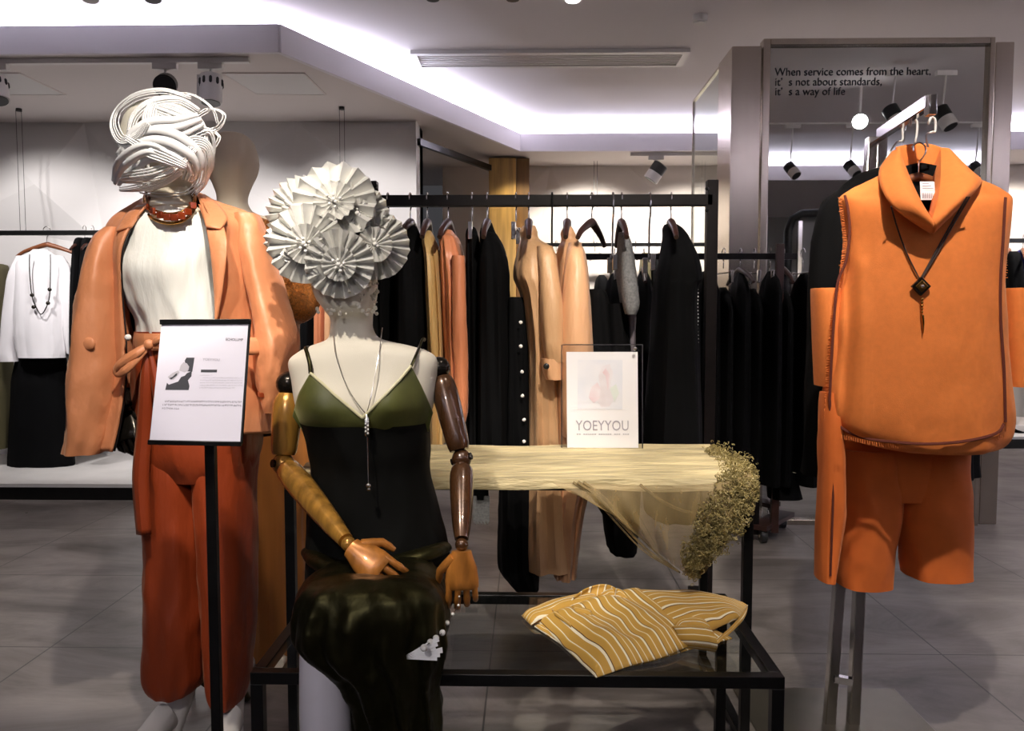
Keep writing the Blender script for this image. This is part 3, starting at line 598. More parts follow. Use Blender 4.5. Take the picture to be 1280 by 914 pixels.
# second rack with black garments, deeper in the shop
r2 = rail_rack('clothes_rack', 'clothes rack packed with black garments in front of the steel column', (.05, 4.3), (1.42, 4.3), 1.515, .032, posts=(0,), over=.04)
MB().bar((1.31, 4.22, .05), (1.31, 4.22, 1.575), .04, .03).build('post', 'hanger_dark', r2, bevel=.003)
MB().bar((1.21, 4.22, .04), (1.21, 4.22, .45), .03, .03).build('post', 'rack_metal', r2)
MB().bar((1.21, 4.18, .085), (1.46, 4.50, .085), .10, .025).build('foot', 'hanger_dark', r2)
for x, y in ((1.245, 4.2), (1.44, 4.5)):
    MB().cyl((x - .015, y, .04), (x + .015, y, .04), .04, 20).build('castor', 'dark_plastic', r2); MB().cyl((x - .018, y - .002, .04), (x + .018, y - .002, .04), .014, 14).build('castor_hub', 'chrome', r2)
bg = garment('black_garment', 'black garment hanging close among its neighbours on the rack before the steel column', 'garment', [(0, 0, 1, 1, 0)] * 2, 4.3, 'black_cloth') if False else None
def black_proto(seed):
    rnd = random.Random(seed); R = []
    for z, rx, ry in ((0, .012, .03), (-.02, .018, .07), (-.05, .026, .14), (-.12, .034, .19), (-.5, .04, .2), (-.80, .044, .21), (-1.0 - rnd.uniform(0, .12), .046, .2)):
        R.append([V((rx * math.cos(a) * (1 + .2 * math.sin(5 * a + seed)), ry * math.sin(a), z)) for a in [2 * PI * j / 28 for j in range(28)]])
    o = MB().rings(R).build('black_garment', 'black_cloth'); return o
GB = 'black garments packed on the rack before the steel column'
protos = [black_proto(i) for i in range(4)]
ORD = ('first', 'second', 'third', 'fourth', 'fifth', 'sixth', 'seventh', 'eighth', 'ninth', 'tenth', 'eleventh', 'twelfth', 'thirteenth', 'fourteenth', 'fifteenth', 'sixteenth', 'seventeenth')
hk_n = 0
for i in range(17):
    o = protos[i] if i < 4 else protos[i % 4].copy()
    if i >= 4: C.objects.link(o)
    x = .12 + i * .083 + random.uniform(-.012, .012)
    o.location = (x, 4.3 + random.uniform(-.03, .03), 1.38 - 1.06 + random.uniform(-.01, .012)); o.rotation_euler = (0, 0, random.uniform(-.12, .12)); o.scale = (1.3, 1, 1)
    tag(o, 'black garment on the packed rack before the steel column, %s from the left' % ORD[i], 'garment', GB)
    if x > .42:
        hk_n += 1; hang('clip' if i % 3 else 'dark', (x, 4.3, 1.515 + .022), hh + random.uniform(-.25, .25), 'hanger among the black garments before the steel column, %s from the left' % ORD[hk_n - 1], 'hangers of the black garments')
# ================================================================== LEFT BACK RAIL
BY = 5.75
t = thing('hanging_rail', 'black rail on thin wires in front of the white relief wall, left', 'clothes rail', (-2.8, BY, 1.79))
MB().bar((-5.2, BY, 1.797), (-1.40, BY, 1.797), .03, .034).build('rail', 'black_metal', t, smooth=False)
for px in (22, 29, 425, 431):
    p = W(px, 200, BY); MB().cyl((p.x, BY, 1.81), (p.x, BY, 2.675), .0018, 6).build('wire', 'dark_plastic', t)
for px in (26, 428):
    p = W(px, 200, BY); MB().cyl((p.x, BY, 2.66), (p.x, BY, 2.68), .02, 16).build('ceiling_cap', 'dark_plastic', t)
bl = garment('white_blouse', 'loose white long-sleeved blouse hanging on the left back rail', 'blouse', [(312, 42, 58, .03, 0), (318, 34, 66, .05, .01), (324, 24, 76, .07, .02), (345, 20, 82, .09, .04), (400, 20, 84, .1, .05), (430, 22, 84, .1, .06), (447, 26, 83, .1, .06)], BY - .1, 'white_cotton', k=9,
        sleeve=[[(320, 22, 34, .03, 0), (345, 12, 30, .05, .05), (390, 6, 24, .05, .06), (425, 2, 20, .05, .05), (440, 0, 19, .05, .05), (452, 2, 21, .045, .03)],
                [(320, 68, 78, .03, 0), (345, 74, 90, .05, .05), (400, 80, 95, .05, .06), (442, 86, 98, .045, .05)]])
nk = MB(); nk.tube([W(x, y, BY - .225) for x, y in ((37, 318), (37, 340), (40, 370), (45, 384), (51, 393), (57, 386), (62, 370), (63, 340), (63, 318))], .004, 6, sub=4)
tn = thing('bead_necklace', 'thin dark chain necklace with small stones over the white blouse', 'necklace', W(51, 393, BY - .225)); nk.build('chain', 'blackened', tn)
for x, y in ((40, 369), (42, 384), (60, 379), (62, 362)): MB().ball(W(x, y, BY - .228), .014, 10).build('stone', 'blackened', tn)
garment('black_culottes', 'wide black trousers hanging under the white blouse', 'trousers', [(440, 24, 80, .07, .02), (470, 18, 84, .1, .05), (530, 15, 88, .11, .06), (586, 13, 92, .11, .08)], BY - .02, 'black_cloth', k=7)
garment('olive_garment', 'olive grey garment cut by the left edge of the photo', 'garment', [(330, -14, 2, .06, 0), (345, -20, 6, .12, .03), (450, -22, 8, .15, .06), (560, -22, 9, .15, .08)], BY, 'olive_cloth')
for i, (px, lab) in enumerate(((106, 'left one of the dark garments behind the copper blazer'), (116, 'second dark garment behind the copper blazer, nearest to it'))):
    garment('dark_jacket', lab, 'jacket', [(298, px - 3, px + 3, .04, .0), (312, px - 6, px + 6, .14, .04), (420, px - 7, px + 8, .18, .06), (520, px - 7, px + 8, .18, .08)], BY, 'black_cloth', ph=i)
    hang('dark', W(px, 291, BY) + V((0, 0, .03)), hh + .1 * i, 'dark hanger of the ' + ('left' if i == 0 else 'right') + ' dark garment behind the blazer')
hang('brown', W(48, 291, BY - .1) + V((0, .1, .03)), 0.05, 'brown wooden hanger of the white blouse on the left back rail', scale=1.15)
for i, (px, m, a, lab) in enumerate(((380, 'white_cotton', 4, 'sliver of a white garment on the left back rail, seen beside the copper sleeve'), (388, 'black_cloth', 10, 'black garment on the left back rail, seen between blazer and paper rosettes'), (404, 'coral_cloth', 7, 'orange garment on the left back rail, just left of the seated mannequin neck'), (417, 'peach_cloth', 8, 'pale peach garment on the left back rail, behind the seated mannequin neck'))):
    garment('rail_garment', lab, 'garment', [(300, px - 3, px + 3, .04, 0), (318, px - a * .8, px + a * .8, .14, .04), (420, px - a, px + a, .18, .05), (560, px - a, px + a, .18, .07)], BY, m, ph=i)
# far wall rail
t = thing('hanging_rail', 'black rail on thin wires in front of the far beige wall', 'clothes rail', (.5, 7.75, 1.8))
y = 7.75; z = W(770, 306, y).z
MB().bar((.0, y, z), (1.85, y, z), .03, .034).build('rail', 'black_metal', t, smooth=False)
for px in (742, 746):
    p = W(px, 300, y); MB().cyl((p.x, y, z), (p.x, y, 2.675), .002, 6).build('wire', 'dark_plastic', t)
for i in range(7):
    hang('clip', (.25 + i * .2 + random.uniform(-.03, .03), y, z + .02), hh + random.uniform(-.5, .5), 'thin metal hanger on the rail before the far wall, %s from the left' % ORD[i], 'hangers on the far wall rail')
for i, (px, a, y0, m) in enumerate(((700, 14, 372, 'black_cloth'), (752, 12, 378, 'black_cloth'), (768, 8, 366, 'olive_cloth'), (806, 8, 350, 'olive_cloth'), (820, 10, 356, 'black_cloth'))):
    lab = ('black garment on the far rail behind the peach dress', 'black garment on the far rail below the empty hanger', 'olive garment on the far rail left of the grey cardigan', 'olive garment on the far rail right of the grey cardigan', 'black garment on the far rail left of the draped black dress')[i]
    garment('far_garment', lab, 'garment', [(y0 - 34, px - 3, px + 3, .05, 0), (y0 - 20, px - a * .7, px + a * .7, .15, .03), (y0 + 40, px - a, px + a, .2, .05), (500, px - a, px + a, .2, .06)], 7.75, m, ph=i)
# right far rail
t = thing('hanging_rail', 'black rail on the right far wall, behind the orange garments', 'clothes rail', (4.3, 7.7, 1.8))
z = W(1265, 301, 7.7).z; MB().bar((3.4, 7.7, z), (7.0, 7.7, z), .035, .04).build('rail', 'black_metal', t, smooth=False)
garment('black_garment', 'black garment with white hanger shoulders at the right edge of the photo', 'garment', [(315, 1258, 1264, .04, 0), (330, 1250, 1272, .15, .03), (450, 1248, 1276, .2, .06)], 7.7, 'black_cloth')
garment('blue_garment', 'vivid blue garment cut by the right edge of the photo', 'garment', [(312, 1276, 1284, .04, 0), (330, 1272, 1296, .15, .03), (440, 1270, 1300, .2, .06)], 7.7, 'blue_cloth')
hang('brown', W(1261, 301, 7.7) + V((0, 0, .03)), .9, 'wooden hanger of the black garment at the right edge', scale=1.3)
hang('brown', W(1279, 301, 7.7) + V((0, 0, .03)), 1.1, 'wooden hanger of the blue garment at the right edge', scale=1.3)
tb = thing('grey_bag', 'pale grey upright bag on the right wall platform, cut by the frame edge', 'bag', W(1275, 520, 7.55))
MB().rings(loft_rows([(452, 1266, 1290, .1, .0), (458, 1263, 1292, .11, .02), (500, 1264, 1292, .12, .02), (520, 1266, 1290, .1, .02)], 7.55, n=32), cap0=True).build('body', 'grey_ceramic', tb)
MB().tube([W(1268, 455, 7.5), W(1270, 438, 7.5), W(1282, 436, 7.5), W(1286, 455, 7.5)], .01, 8, sub=4).build('handle', 'grey_ceramic', tb)
def shoe(name, label, cat, p, ang, s, m, sole='dark_plastic'):
    p = V(p); R = []; c, sn = math.cos(ang), math.sin(ang)
    for u, wd, h, lift in ((0, .012, .03, .055), (.02, .028, .05, .055), (.07, .030, .045, .05), (.13, .036, .035, .022), (.19, .042, .035, .004), (.23, .034, .025, .002), (.25, .012, .012, .003)):
        ring = []
        for j in range(18):
            a = 2 * PI * j / 18; x = u; y = wd * math.cos(a); z = lift + h * .5 + h * .5 * math.sin(a)
            ring.append(p + V((c * x - sn * y, sn * x + c * y, z)) * s)
        R.append(ring)
    t = thing(name, label, cat, p); MB().rings(R).build('upper', m, t)
    q = p + V((c * .03, sn * .03, 0)) * s; MB().tube([q + V((0, 0, .055)) * s, q], [.018 * s, .008 * s], 12).build('heel', sole, t)
    return t
shoe('black_shoe', 'small black heeled shoe on the right wall platform', 'shoe', W(1254, 545, 7.5) * 1.0, 0.1, 1.0, 'black_cloth')
# mini black bag hanging below the rack before the column
t = thing('black_bag', 'small black flared bag with pale stitching low on the rack before the column', 'bag', W(978, 622, 4.25))
MB().rings(loft_rows([(585, 962, 992, .04, .0), (590, 960, 995, .05, .02), (606, 959, 998, .07, .03), (622, 960, 1002, .08, .03)], 4.25, n=40)).build('body', 'black_cloth', t)
MB().tube([W(960 + i * 3.5, 591 - .8 * math.sin(i), 4.195) for i in range(11)], .0018, 5).build('stitching', 'ivory', t)
MB().tube([W(962, 588, 4.25), W(970, 572, 4.25), W(985, 572, 4.25), W(992, 588, 4.25)], .006, 8, sub=4).build('handle', 'dark_plastic', t)

# ================================================================== HANDS
def hand(parent, wrist, d, side, back, m, s=1.0, curl=(.5, .6, .5), thumb=1, spread=.12, splay=0.25):
    """palm and five fingers: d = pointing direction, side = towards the thumb, back = out of the back of the hand"""
    wrist = V(wrist); d = V(d).normalized(); back = (V(back) - V(back).dot(d) * d).normalized(); side = d.cross(back).normalized() * (1 if d.cross(back).dot(V(side)) > 0 else -1)
    R = []
    for u, wd, th in ((0, .024, .019), (.015, .028, .019), (.04, .037, .017), (.07, .041, .015), (.088, .040, .012), (.094, .036, .008)):
        R.append([wrist + (d * u + side * wd * math.copysign(abs(math.cos(a)) ** .8, math.cos(a)) + back * th * math.sin(a)) * s for a in [2 * PI * j / 20 for j in range(20)]])
    hd = MB().rings(R).build('hand', m, parent)
    for k, (off, L, r) in enumerate(((.031, .073, .0088), (.0105, .081, .009), (-.0105, .075, .0088), (-.030, .058, .0078))):
        p = wrist + (d * .086 + side * off) * s; dd = (d + side * (off * spread * 20)).normalized(); ang = 0; pts = [p - dd * .012 * s, p]; rr = [r * s, r * s * 1.05]
        for q, (cl, fr) in enumerate(zip(curl, (.45, .31, .24))):
            ang += cl * (1 + .08 * k); v = dd * math.cos(ang) - back * math.sin(ang); a = pts[-1]; b = a + v * L * fr * s
            pts += [a.lerp(b, .5), b]; rr += [r * s * (.93 - .08 * q), r * s * (1.0 - .1 * q)]
        rr[-1] *= .6
        f = MB().tube(pts, rr, 12, up=back); f.build('finger', m, hd)
        MB().ball(pts[1], r * 1.12 * s, 12).build('knuckle', 'gold_wood', hd) if False else None
    p = wrist + (d * .022 + side * .026) * s; v = (side * .75 + d * .75 - back * .25).normalized(); v2 = (side * .15 + d * 1.0 - back * .45).normalized()
    MB().tube([p - v * .01 * s, p + v * .018 * s, p + v * .038 * s, p + v * .038 * s + v2 * .018 * s, p + v * .038 * s + v2 * .034 * s], [.013 * s, .0125 * s, .0105 * s, .0098 * s, .006 * s], 12, up=back).build('thumb', m, hd)
    return hd

# ================================================================== STANDING MANNEQUIN
SY = 2.2
man = thing('standing_mannequin', 'standing ivory mannequin in copper blazer, neck and ankles showing', 'mannequin', (-.95, SY, 0))
body = loft_rows([(190, 190, 235, .08, 0), (205, 186, 238, .085, 0), (222, 188, 238, .07, 0), (240, 193, 235, .058, 0), (255, 190, 240, .062, 0), (262, 172, 258, .075, 0), (272, 160, 290, .055, 0), (290, 154, 306, .065, 0), (330, 162, 290, .085, 0), (400, 188, 280, .08, 0), (430, 190, 290, .085, 0), (500, 186, 310, .095, 0), (560, 198, 300, .085, 0)], SY, n=40)
MB().rings(body).build('torso', 'beige_head', man)
for a, b, c, d2, lab in ((232, 236, 228, 205, 'l'), (285, 287, 290, 291, 'r')):
    MB().tube([W(a, 560, SY), W(b - 4, 700, SY), W(b, 800, SY), W(c, 862, SY), W((c + d2) / 2, 905, SY - .01), W(d2, 935, SY - .05)], [.075, .055, .048, .036, .030, .034], 20, sub=4).build('leg', 'ivory_gloss', man)
    fx = W(d2, 930, SY - .05); toe = fx + V(((-.07 if lab == 'l' else 0.0), -.17, 0))
    R = []
    for u, wd, h, lift in ((-.035, .02, .04, .03), (0, .032, .09, .03), (.05, .034, .065, .02), (.12, .042, .035, .006), (.17, .036, .025, .003), (.19, .015, .012, .003)):
        c0 = V((fx.x, fx.y, 0)) + (V((toe.x, toe.y, 0)) - V((fx.x, fx.y, 0))).normalized() * u; sd = V((1, 0, 0))
        R.append([c0 + sd * wd * math.cos(q) + V((0, 0, lift + h * .5 + h * .5 * math.sin(q))) for q in [2 * PI * j / 18 for j in range(18)]])
    MB().rings(R).build('foot', 'ivory_gloss', man)
MB().tube([W(140, 300, SY + .02), W(128, 400, SY), W(146, 480, SY - .04), W(158, 512, SY - .07)], [.045, .04, .032, .024], 18, sub=4).build('arm', 'blackened', man)
MB().tube([W(320, 295, SY + .02), W(338, 380, SY + .02), W(345, 450, SY), W(340, 500, SY - .02)], [.045, .036, .03, .022], 18, sub=4).build('arm', 'blackened', man)
hand(man, W(158, 512, SY - .07), (.12, -.3, -.6), (1, 0, .2), (-.3, -1, .3), 'blackened', .95, curl=(.5, .7, .5))
# white silk top
def quilt(o): return o
wt = thing('silk_blouse', 'white silky short-sleeved top worn under the copper blazer', 'top', W(215, 418, SY))
R = loft_rows([(256, 190, 240, .062, 0), (262, 180, 250, .072, .004), (272, 168, 268, .085, .006), (285, 160, 276, .098, .01), (310, 157, 282, .112, .015), (340, 158, 278, .130, .02), (375, 166, 284, .125, .03), (400, 178, 288, .118, .04), (420, 178, 292, .114, .04)], SY, n=80, k=11, wr=.004, bust=((-1.06, 1.34, .05, .012), (-.93, 1.34, .05, .012)))
MB().rings(R, cap0=False).build('body', 'white_silk', wt)
MB().rings(hollow(loft_rows([(292, 164, 176, .045, 0), (300, 163, 176, .05, .02), (345, 158, 172, .06, .03), (362, 150, 170, .055, .03)], SY, n=28))).build('sleeve', 'white_silk', wt)
# torque necklace
tq = thing('collar_necklace', 'gold collar necklace with red amber stones on the standing mannequin', 'necklace', W(213, 270, SY - .08))
for k, (dz, rr) in enumerate(((0, .0045), (7, .0045), (-5, .003))):
    pts = [W(183 + k, 240 + dz, SY + .01), W(180 + k, 252 + dz, SY - .04), W(188, 264 + dz, SY - .09), W(200, 270 + dz, SY - .112), W(215, 272 + dz, SY - .115), W(230, 268 + dz, SY - .108), W(241, 258 + dz, SY - .07), W(245 - k, 246 + dz, SY - .02), W(240, 236 + dz, SY + .02)]
    MB().tube(pts, rr, 10, sub=5).build('ring', 'gold', tq)
for k, (x, y, yy) in enumerate(((184, 259, -.075), (191, 264, -.104), (200, 269, -.117), (209, 271.5, -.123), (218, 272, -.123), (227, 270, -.118), (235, 265, -.104), (241, 257, -.075))):
    p = W(x, y, SY + yy - .004); a = (k - 3.5) * .28; r_ = V((math.cos(a), math.sin(a) * 1.0, 0))
    MB().bar(p - r_ * .0095, p + r_ * .0095, .008, .018).build('stone', 'gem', tq, bevel=.002)
# trousers
tr = thing('rust_trousers', 'wide rust satin trousers with tied belt on the standing mannequin', 'trousers', W(245, 860, SY))
MB().rings(loft_rows([(414, 178, 294, .117, .01), (430, 176, 302, .12, .01), (470, 174, 316, .125, .02), (520, 174, 322, .128, .03), (565, 178, 320, .125, .03), (596, 190, 310, .10, .03)], SY, n=72, k=9, wr=.006)).build('hip', 'trouser', tr)
for rows, ph in (([(530, 180, 252, .116, .01), (600, 185, 255, .105, .03), (700, 188, 256, .10, .05), (780, 189, 258, .10, .06), (830, 186, 260, .10, .07), (848, 190, 256, .10, .07), (857, 200, 250, .095, .07)], .3), ([(530, 246, 319, .116, .01), (600, 248, 316, .105, .03), (700, 254, 316, .10, .05), (780, 260, 314, .10, .05), (845, 264, 308, .09, .06), (872, 274, 303, .085, .05)], 1.9)):
    MB().rings(hollow(loft_rows(rows, SY, n=64, k=6, ph=ph, wr=.006))).build('leg', 'trouser', tr)
MB().rings(loft_rows([(416, 177, 300, .122, .004), (424, 176, 303, .127, .006), (436, 176, 306, .128, .006)], SY, n=60), cap0=False, cap1=False).build('waistband', 'blazer', tr, solid=.003)
F = SY - .135
def ribbon(name, pts, wds, m, parent, twist=0):
    pts = cr([(*V(p), w) for p, w in zip(pts, wds)], 6); A = []; B = []
    for i, q in enumerate(pts):
        p = V(q[:3]); a = V(pts[max(i - 1, 0)][:3]); b = V(pts[min(i + 1, len(pts) - 1)][:3]); d = (b - a).normalized(); n = V((0, -1, .2)).normalized(); x = d.cross(n).normalized()
        x = Matrix.Rotation(twist * i / len(pts), 3, d) @ x; mid = V((0, -.25 * q[3], 0))
        A.append([p + x * q[3] / 2, p + x * q[3] / 4 + mid * .6, p + mid, p - x * q[3] / 4 + mid * .6, p - x * q[3] / 2])
    return MB().sheet(A).build(name, m, parent, solid=.002)
ribbon('belt_tie', [W(184, 432, F), W(182, 470, F - .01), W(180, 540, F), W(176, 600, F), W(180, 668, F)], [.012, .028, .042, .045, .04], 'trouser', tr)
ribbon('belt_tie', [W(186, 434, F - .005), W(195, 480, F - .01), W(205, 540, F - .01)], [.012, .025, .03], 'trouser', tr)
ribbon('belt_loop', [W(186, 430, F - .01), W(170, 442, F - .03), W(150, 456, F - .03), W(147, 466, F - .02), W(158, 462, F - .04), W(186, 434, F - .015)], [.012, .026, .024, .022, .022, .012], 'blazer', tr)
ribbon('belt_loop', [W(188, 432, F - .012), W(200, 424, F - .03), W(222, 418, F - .02), W(215, 432, F - .03), W(190, 434, F - .015)], [.012, .024, .028, .022, .012], 'blazer', tr)
MB().ball(W(186, 431, F - .02), .012, 14, (1.1, .8, 1.2)).build('belt_knot', 'blazer', tr)
MB().ball(W(160, 422, F - .01), .009, 14).build('pearl_button', 'bead', tr)
# blazer
bz = thing('copper_blazer', 'oversized copper satin blazer draped over the standing mannequin', 'blazer', W(240, 560, SY + .05))
def open_loft(rows, n=40, amp=.010, ph=0):
    """rows of (control points as (px, py, dY)); returns a grid"""
    cols = cr([tuple(c for p in r for c in p) for r in rows], 7); G_ = []
    for q in cols:
        P = [tuple(q[i:i + 3]) for i in range(0, len(q), 3)]; P = [tuple(W(px, py, SY + dy)) for px, py, dy in P]
        L = cr(P, max(3, n // (len(P) - 1))); G_.append([V(p) for p in L])
    for i, row in enumerate(G_):
        for j, p in enumerate(row):
            a = amp * min(1, i / 12); p.y += a * (1 - 2.5 * abs(noise.noise(V((p.x * 10, p.y * 6, p.z * 5 + p.x * 5))))); p.y += a * math.sin(j * .55 + ph + i * .03) + a * .5 * math.sin(j * 1.3 + i * .11)
    return G_
bodyrows = [
    [(187, 250, -.035), (184, 248, .0), (190, 242, .05), (213, 238, .075), (240, 240, .055), (248, 246, .01), (250, 250, -.03)],
    [(180, 258, -.09), (168, 255, .0), (180, 250, .06), (213, 246, .09), (262, 250, .07), (278, 258, .01), (256, 259, -.09)],
    [(160, 282, -.125), (138, 276, .0), (150, 275, .08), (213, 270, .115), (300, 270, .08), (318, 274, .0), (266, 283, -.13)],
    [(148, 315, -.145), (126, 312, .0), (135, 310, .1), (213, 308, .13), (310, 306, .1), (326, 306, .0), (266, 315, -.14)],
    [(148, 370, -.130), (115, 368, -.02), (126, 368, .1), (213, 366, .14), (312, 366, .11), (330, 366, .0), (272, 370, -.15)],
    [(152, 430, -.140), (106, 430, -.03), (118, 430, .1), (213, 430, .14), (318, 430, .12), (338, 430, .0), (276, 430, -.155)],
    [(150, 500, -.15), (100, 500, -.04), (112, 500, .09), (213, 500, .14), (324, 495, .13), (344, 490, .0), (285, 495, -.16)],
    [(137, 566, -.16), (92, 560, -.05), (106, 560, .09), (213, 556, .14), (324, 546, .13), (346, 543, .0), (290, 543, -.165)]]
MB().sheet(open_loft(bodyrows, 54)).build('body', 'blazer', bz, solid=.006)
lin = [[(x, y - (2 if k == 0 else 0), d - (.012 if 0 < i < 6 and False else 0)) for i, (x, y, d) in enumerate(r)] for k, r in enumerate(bodyrows)]
G_ = open_loft(bodyrows, 54); c0 = W(213, 400, SY)
G2 = [[V((c0.x + (p.x - c0.x) * .965, SY + (p.y - SY) * .93, p.z)) for p in row] for row in G_[4:]]
MB().sheet(G2).build('lining', 'lining', bz, solid=.002)
# hanging left front with its sleeve volume
MB().rings(hollow(loft_rows([(286, 140, 156, .04, .0, -.02), (304, 126, 152, .065, .02, -.03), (360, 113, 150, .09, .03, -.05), (430, 104, 153, .095, .04, -.06), (500, 98, 151, .095, .05, -.07), (563, 92, 138, .09, .05, -.08)], SY, n=48, k=4, ph=.7, wr=.011))).build('sleeve', 'blazer', bz)
MB().rings(hollow(loft_rows([(268, 300, 318, .045, .0, .0), (285, 302, 327, .055, .02, -.01), (320, 308, 337, .065, .05, -.02), (380, 320, 355, .075, .07, -.04), (430, 326, 369, .085, .04, -.06), (470, 326, 364, .08, .05, -.07), (500, 330, 354, .06, .05, -.08), (514, 334, 351, .05, .05, -.08)], SY, n=48, k=4, ph=2.2, wr=.010))).build('sleeve', 'blazer', bz)
MB().rings(loft_rows([(488, 327, 358, .068, .0, -.075), (494, 327, 357, .066, .0, -.075)], SY, n=30), cap0=False, cap1=False).build('cuff_seam', 'trouser', bz, solid=.002)
# right lapel and collar
def patch(name, pa, pb, m, parent, bulge=.01, solid=.005, n=10, base=SY):
    """surface between two pixel polylines with depth"""
    A = cr([tuple(W(x, y, base + d)) for x, y, d in pa], 6); B = cr([tuple(W(x, y, base + d)) for x, y, d in pb], 6); g = []
    for a, b in zip(A, B):
        a = V(a); b = V(b); g.append([a.lerp(b, k / n) + V((0, -bulge * math.sin(PI * k / n), 0)) for k in range(n + 1)])
    return MB().sheet(g).build(name, m, parent, solid=solid)
patch('lapel', [(248, 256, -.06), (258, 285, -.135), (264, 320, -.16), (268, 360, -.168), (270, 400, -.172)], [(268, 262, -.06), (279, 282, -.125), (284, 306, -.165), (280, 350, -.172), (271, 402, -.174)], 'blazer', bz, .006)
patch('collar', [(242, 240, .02), (248, 248, -.03), (252, 262, -.085), (258, 284, -.145)], [(256, 244, .03), (270, 254, -.03), (284, 272, -.10), (276, 287, -.145)], 'blazer', bz, .008)
patch('collar', [(190, 244, .02), (184, 250, -.03), (178, 264, -.08), (165, 284, -.115)], [(184, 246, .03), (170, 258, -.02), (155, 272, -.07), (146, 290, -.11)], 'blazer', bz, .004)
MB().ball(W(111, 430, SY - .165), .017, 20, (1, .4, 1)).build('button', 'blazer', bz)
patch('pocket_flap', [(300, 423, -.158), (315, 422, -.145), (330, 422, -.12)], [(301, 444, -.166), (315, 444, -.155), (331, 443, -.13)], 'blazer', bz, .004, n=4)
# paper strip headpiece
hp = thing('paper_headpiece', 'headpiece of swirled white paper strips on the standing mannequin', 'headpiece', W(203, 240, SY))
def hd_front(px, py, cx=203, cy=180, rx=62, ry=68, Y=SY, R=.125):
    return Y - R * math.sqrt(max(0, 1 - ((px - cx) / rx) ** 2 - ((py - cy) / ry) ** 2))
MB().rings(loft_rows([(128, 190, 218, .04, 0), (134, 175, 232, .07, 0), (150, 163, 243, .1, 0), (180, 157, 246, .112, 0), (205, 160, 246, .11, 0), (225, 174, 240, .09, 0), (238, 188, 234, .06, 0)], SY, n=36)).build('core', 'paper_in', hp)
def band(pts, wpx, n, lift=0.0, gap=.86, arch=.008, m='paper'):
    q = cr([(x, y, (l[0] if l else 0)) for x, y, *l in pts], 8); Ws = MB(); px_m = SY / 1000
    P = []
    for x, y, l in q: P.append(V(W(x, y, hd_front(x, y) - lift - l)))
    w_ = wpx * px_m / n
    for k in range(n):
        off = (k + .5 - n / 2) * w_; g = []; jit = random.uniform(-.003, .003)
        for i, p in enumerate(P):
            d = (P[min(i + 1, len(P) - 1)] - P[max(i - 1, 0)]).normalized(); nrm = (p - W(203, 180, SY + .03)).normalized(); x = d.cross(nrm).normalized(); s_ = math.sin(PI * i / (len(P) - 1)); tp = .55 + .45 * s_
            o = p + x * off * tp + nrm * (arch * (1 - (2 * (k + .5) / n - 1) ** 2) + jit * s_)
            g.append([o - x * w_ * gap / 2 * tp, o + nrm * min(.0012, w_ * .15), o + x * w_ * gap / 2 * tp])
        Ws.sheet(g)
    return Ws.build('paper_band', m, hp, solid=.0008, angle=12)
band([(200, 140), (225, 142), (244, 155), (248, 178), (243, 205), (234, 225)], 26, 6, .006)
band([(165, 150), (170, 190), (176, 218), (190, 236)], 30, 6, .002)
band([(178, 132), (205, 138), (232, 150), (246, 168)], 26, 9, .014)
band([(196, 128), (190, 148), (200, 165), (225, 170)], 24, 8, .02)
band([(235, 128, 0), (205, 119, .01), (175, 124, .02), (154, 140, .02), (147, 160, .02), (156, 178, .02), (175, 172, .02), (186, 156, .03)], 20, 8, .012, arch=.02)
band([(248, 140), (222, 126), (190, 130), (170, 146), (164, 165)], 16, 6, .022, arch=.01)
band([(160, 208), (168, 180), (190, 164), (220, 160), (250, 150)], 30, 3, .030, gap=.97)
band([(152, 200), (180, 178), (210, 178), (238, 195), (246, 215)], 34, 3, .034, gap=.98)
band([(158, 172), (180, 186), (205, 196), (232, 208)], 16, 5, .05)
band([(146, 228, .0), (158, 206, .01), (185, 190, .01), (212, 198, .0)], 26, 3, .040, gap=.97)
band([(146, 224, 0), (165, 222, .01), (195, 218, .01), (222, 206, 0), (244, 186, 0)], 20, 7, .034)
band([(152, 236, 0), (176, 234, .01), (200, 228, .0), (226, 214, 0)], 14, 7, .03)
band([(226, 204), (236, 184), (252, 186), (256, 205), (250, 226), (238, 240)], 26, 9, .022, arch=.018)
band([(238, 182), (246, 166), (260, 168), (264, 190), (256, 216)], 12, 4, .01)
band([(176, 238), (200, 244), (228, 242), (250, 228)], 12, 4, .016)
band([(240, 150, 0), (262, 138, .0), (278, 146, .0), (268, 162, .0), (244, 168, 0)], 10, 3, .01, gap=.5)
band([(200, 122), (235, 120), (262, 136), (270, 156)], 8, 3, .01, gap=.5)
band([(236, 172), (258, 164), (272, 172), (262, 190)], 10, 3, .014, gap=.6)
# sign on a floor stand in front
sg = thing('sign_stand', 'black floor stand holding a tilted white printed card', 'sign', (W(262, 700, 1.75).x, 1.77, 0))
bl_, br_, tl_, tr_ = W(187, 551, 1.70), W(302, 553, 1.72), W(202, 404, 1.77), W(312, 403, 1.79)
_n = (br_ - bl_).cross(tl_ - bl_).normalized(); tr_ = tr_ - _n * (tr_ - bl_).dot(_n)
def SP(u, v, h=0):
    p = bl_.lerp(br_, u).lerp(tl_.lerp(tr_, u), v); n = (br_ - bl_).cross(tl_ - bl_).normalized(); return p + n * h
MB().add([SP(0, 0), SP(1, 0), SP(1, 1), SP(0, 1), SP(0, 0, -.004), SP(1, 0, -.004), SP(1, 1, -.004), SP(0, 1, -.004)], [(0, 1, 2, 3), (7, 6, 5, 4), (0, 4, 5, 1), (1, 5, 6, 2), (2, 6, 7, 3), (3, 7, 4, 0)]).build('card', 'print_white', sg, smooth=False)
MB().bar(SP(-.01, -.012), SP(1.0, -.012), .012, .010).build('bottom_clip', 'black_metal', sg, bevel=.001)
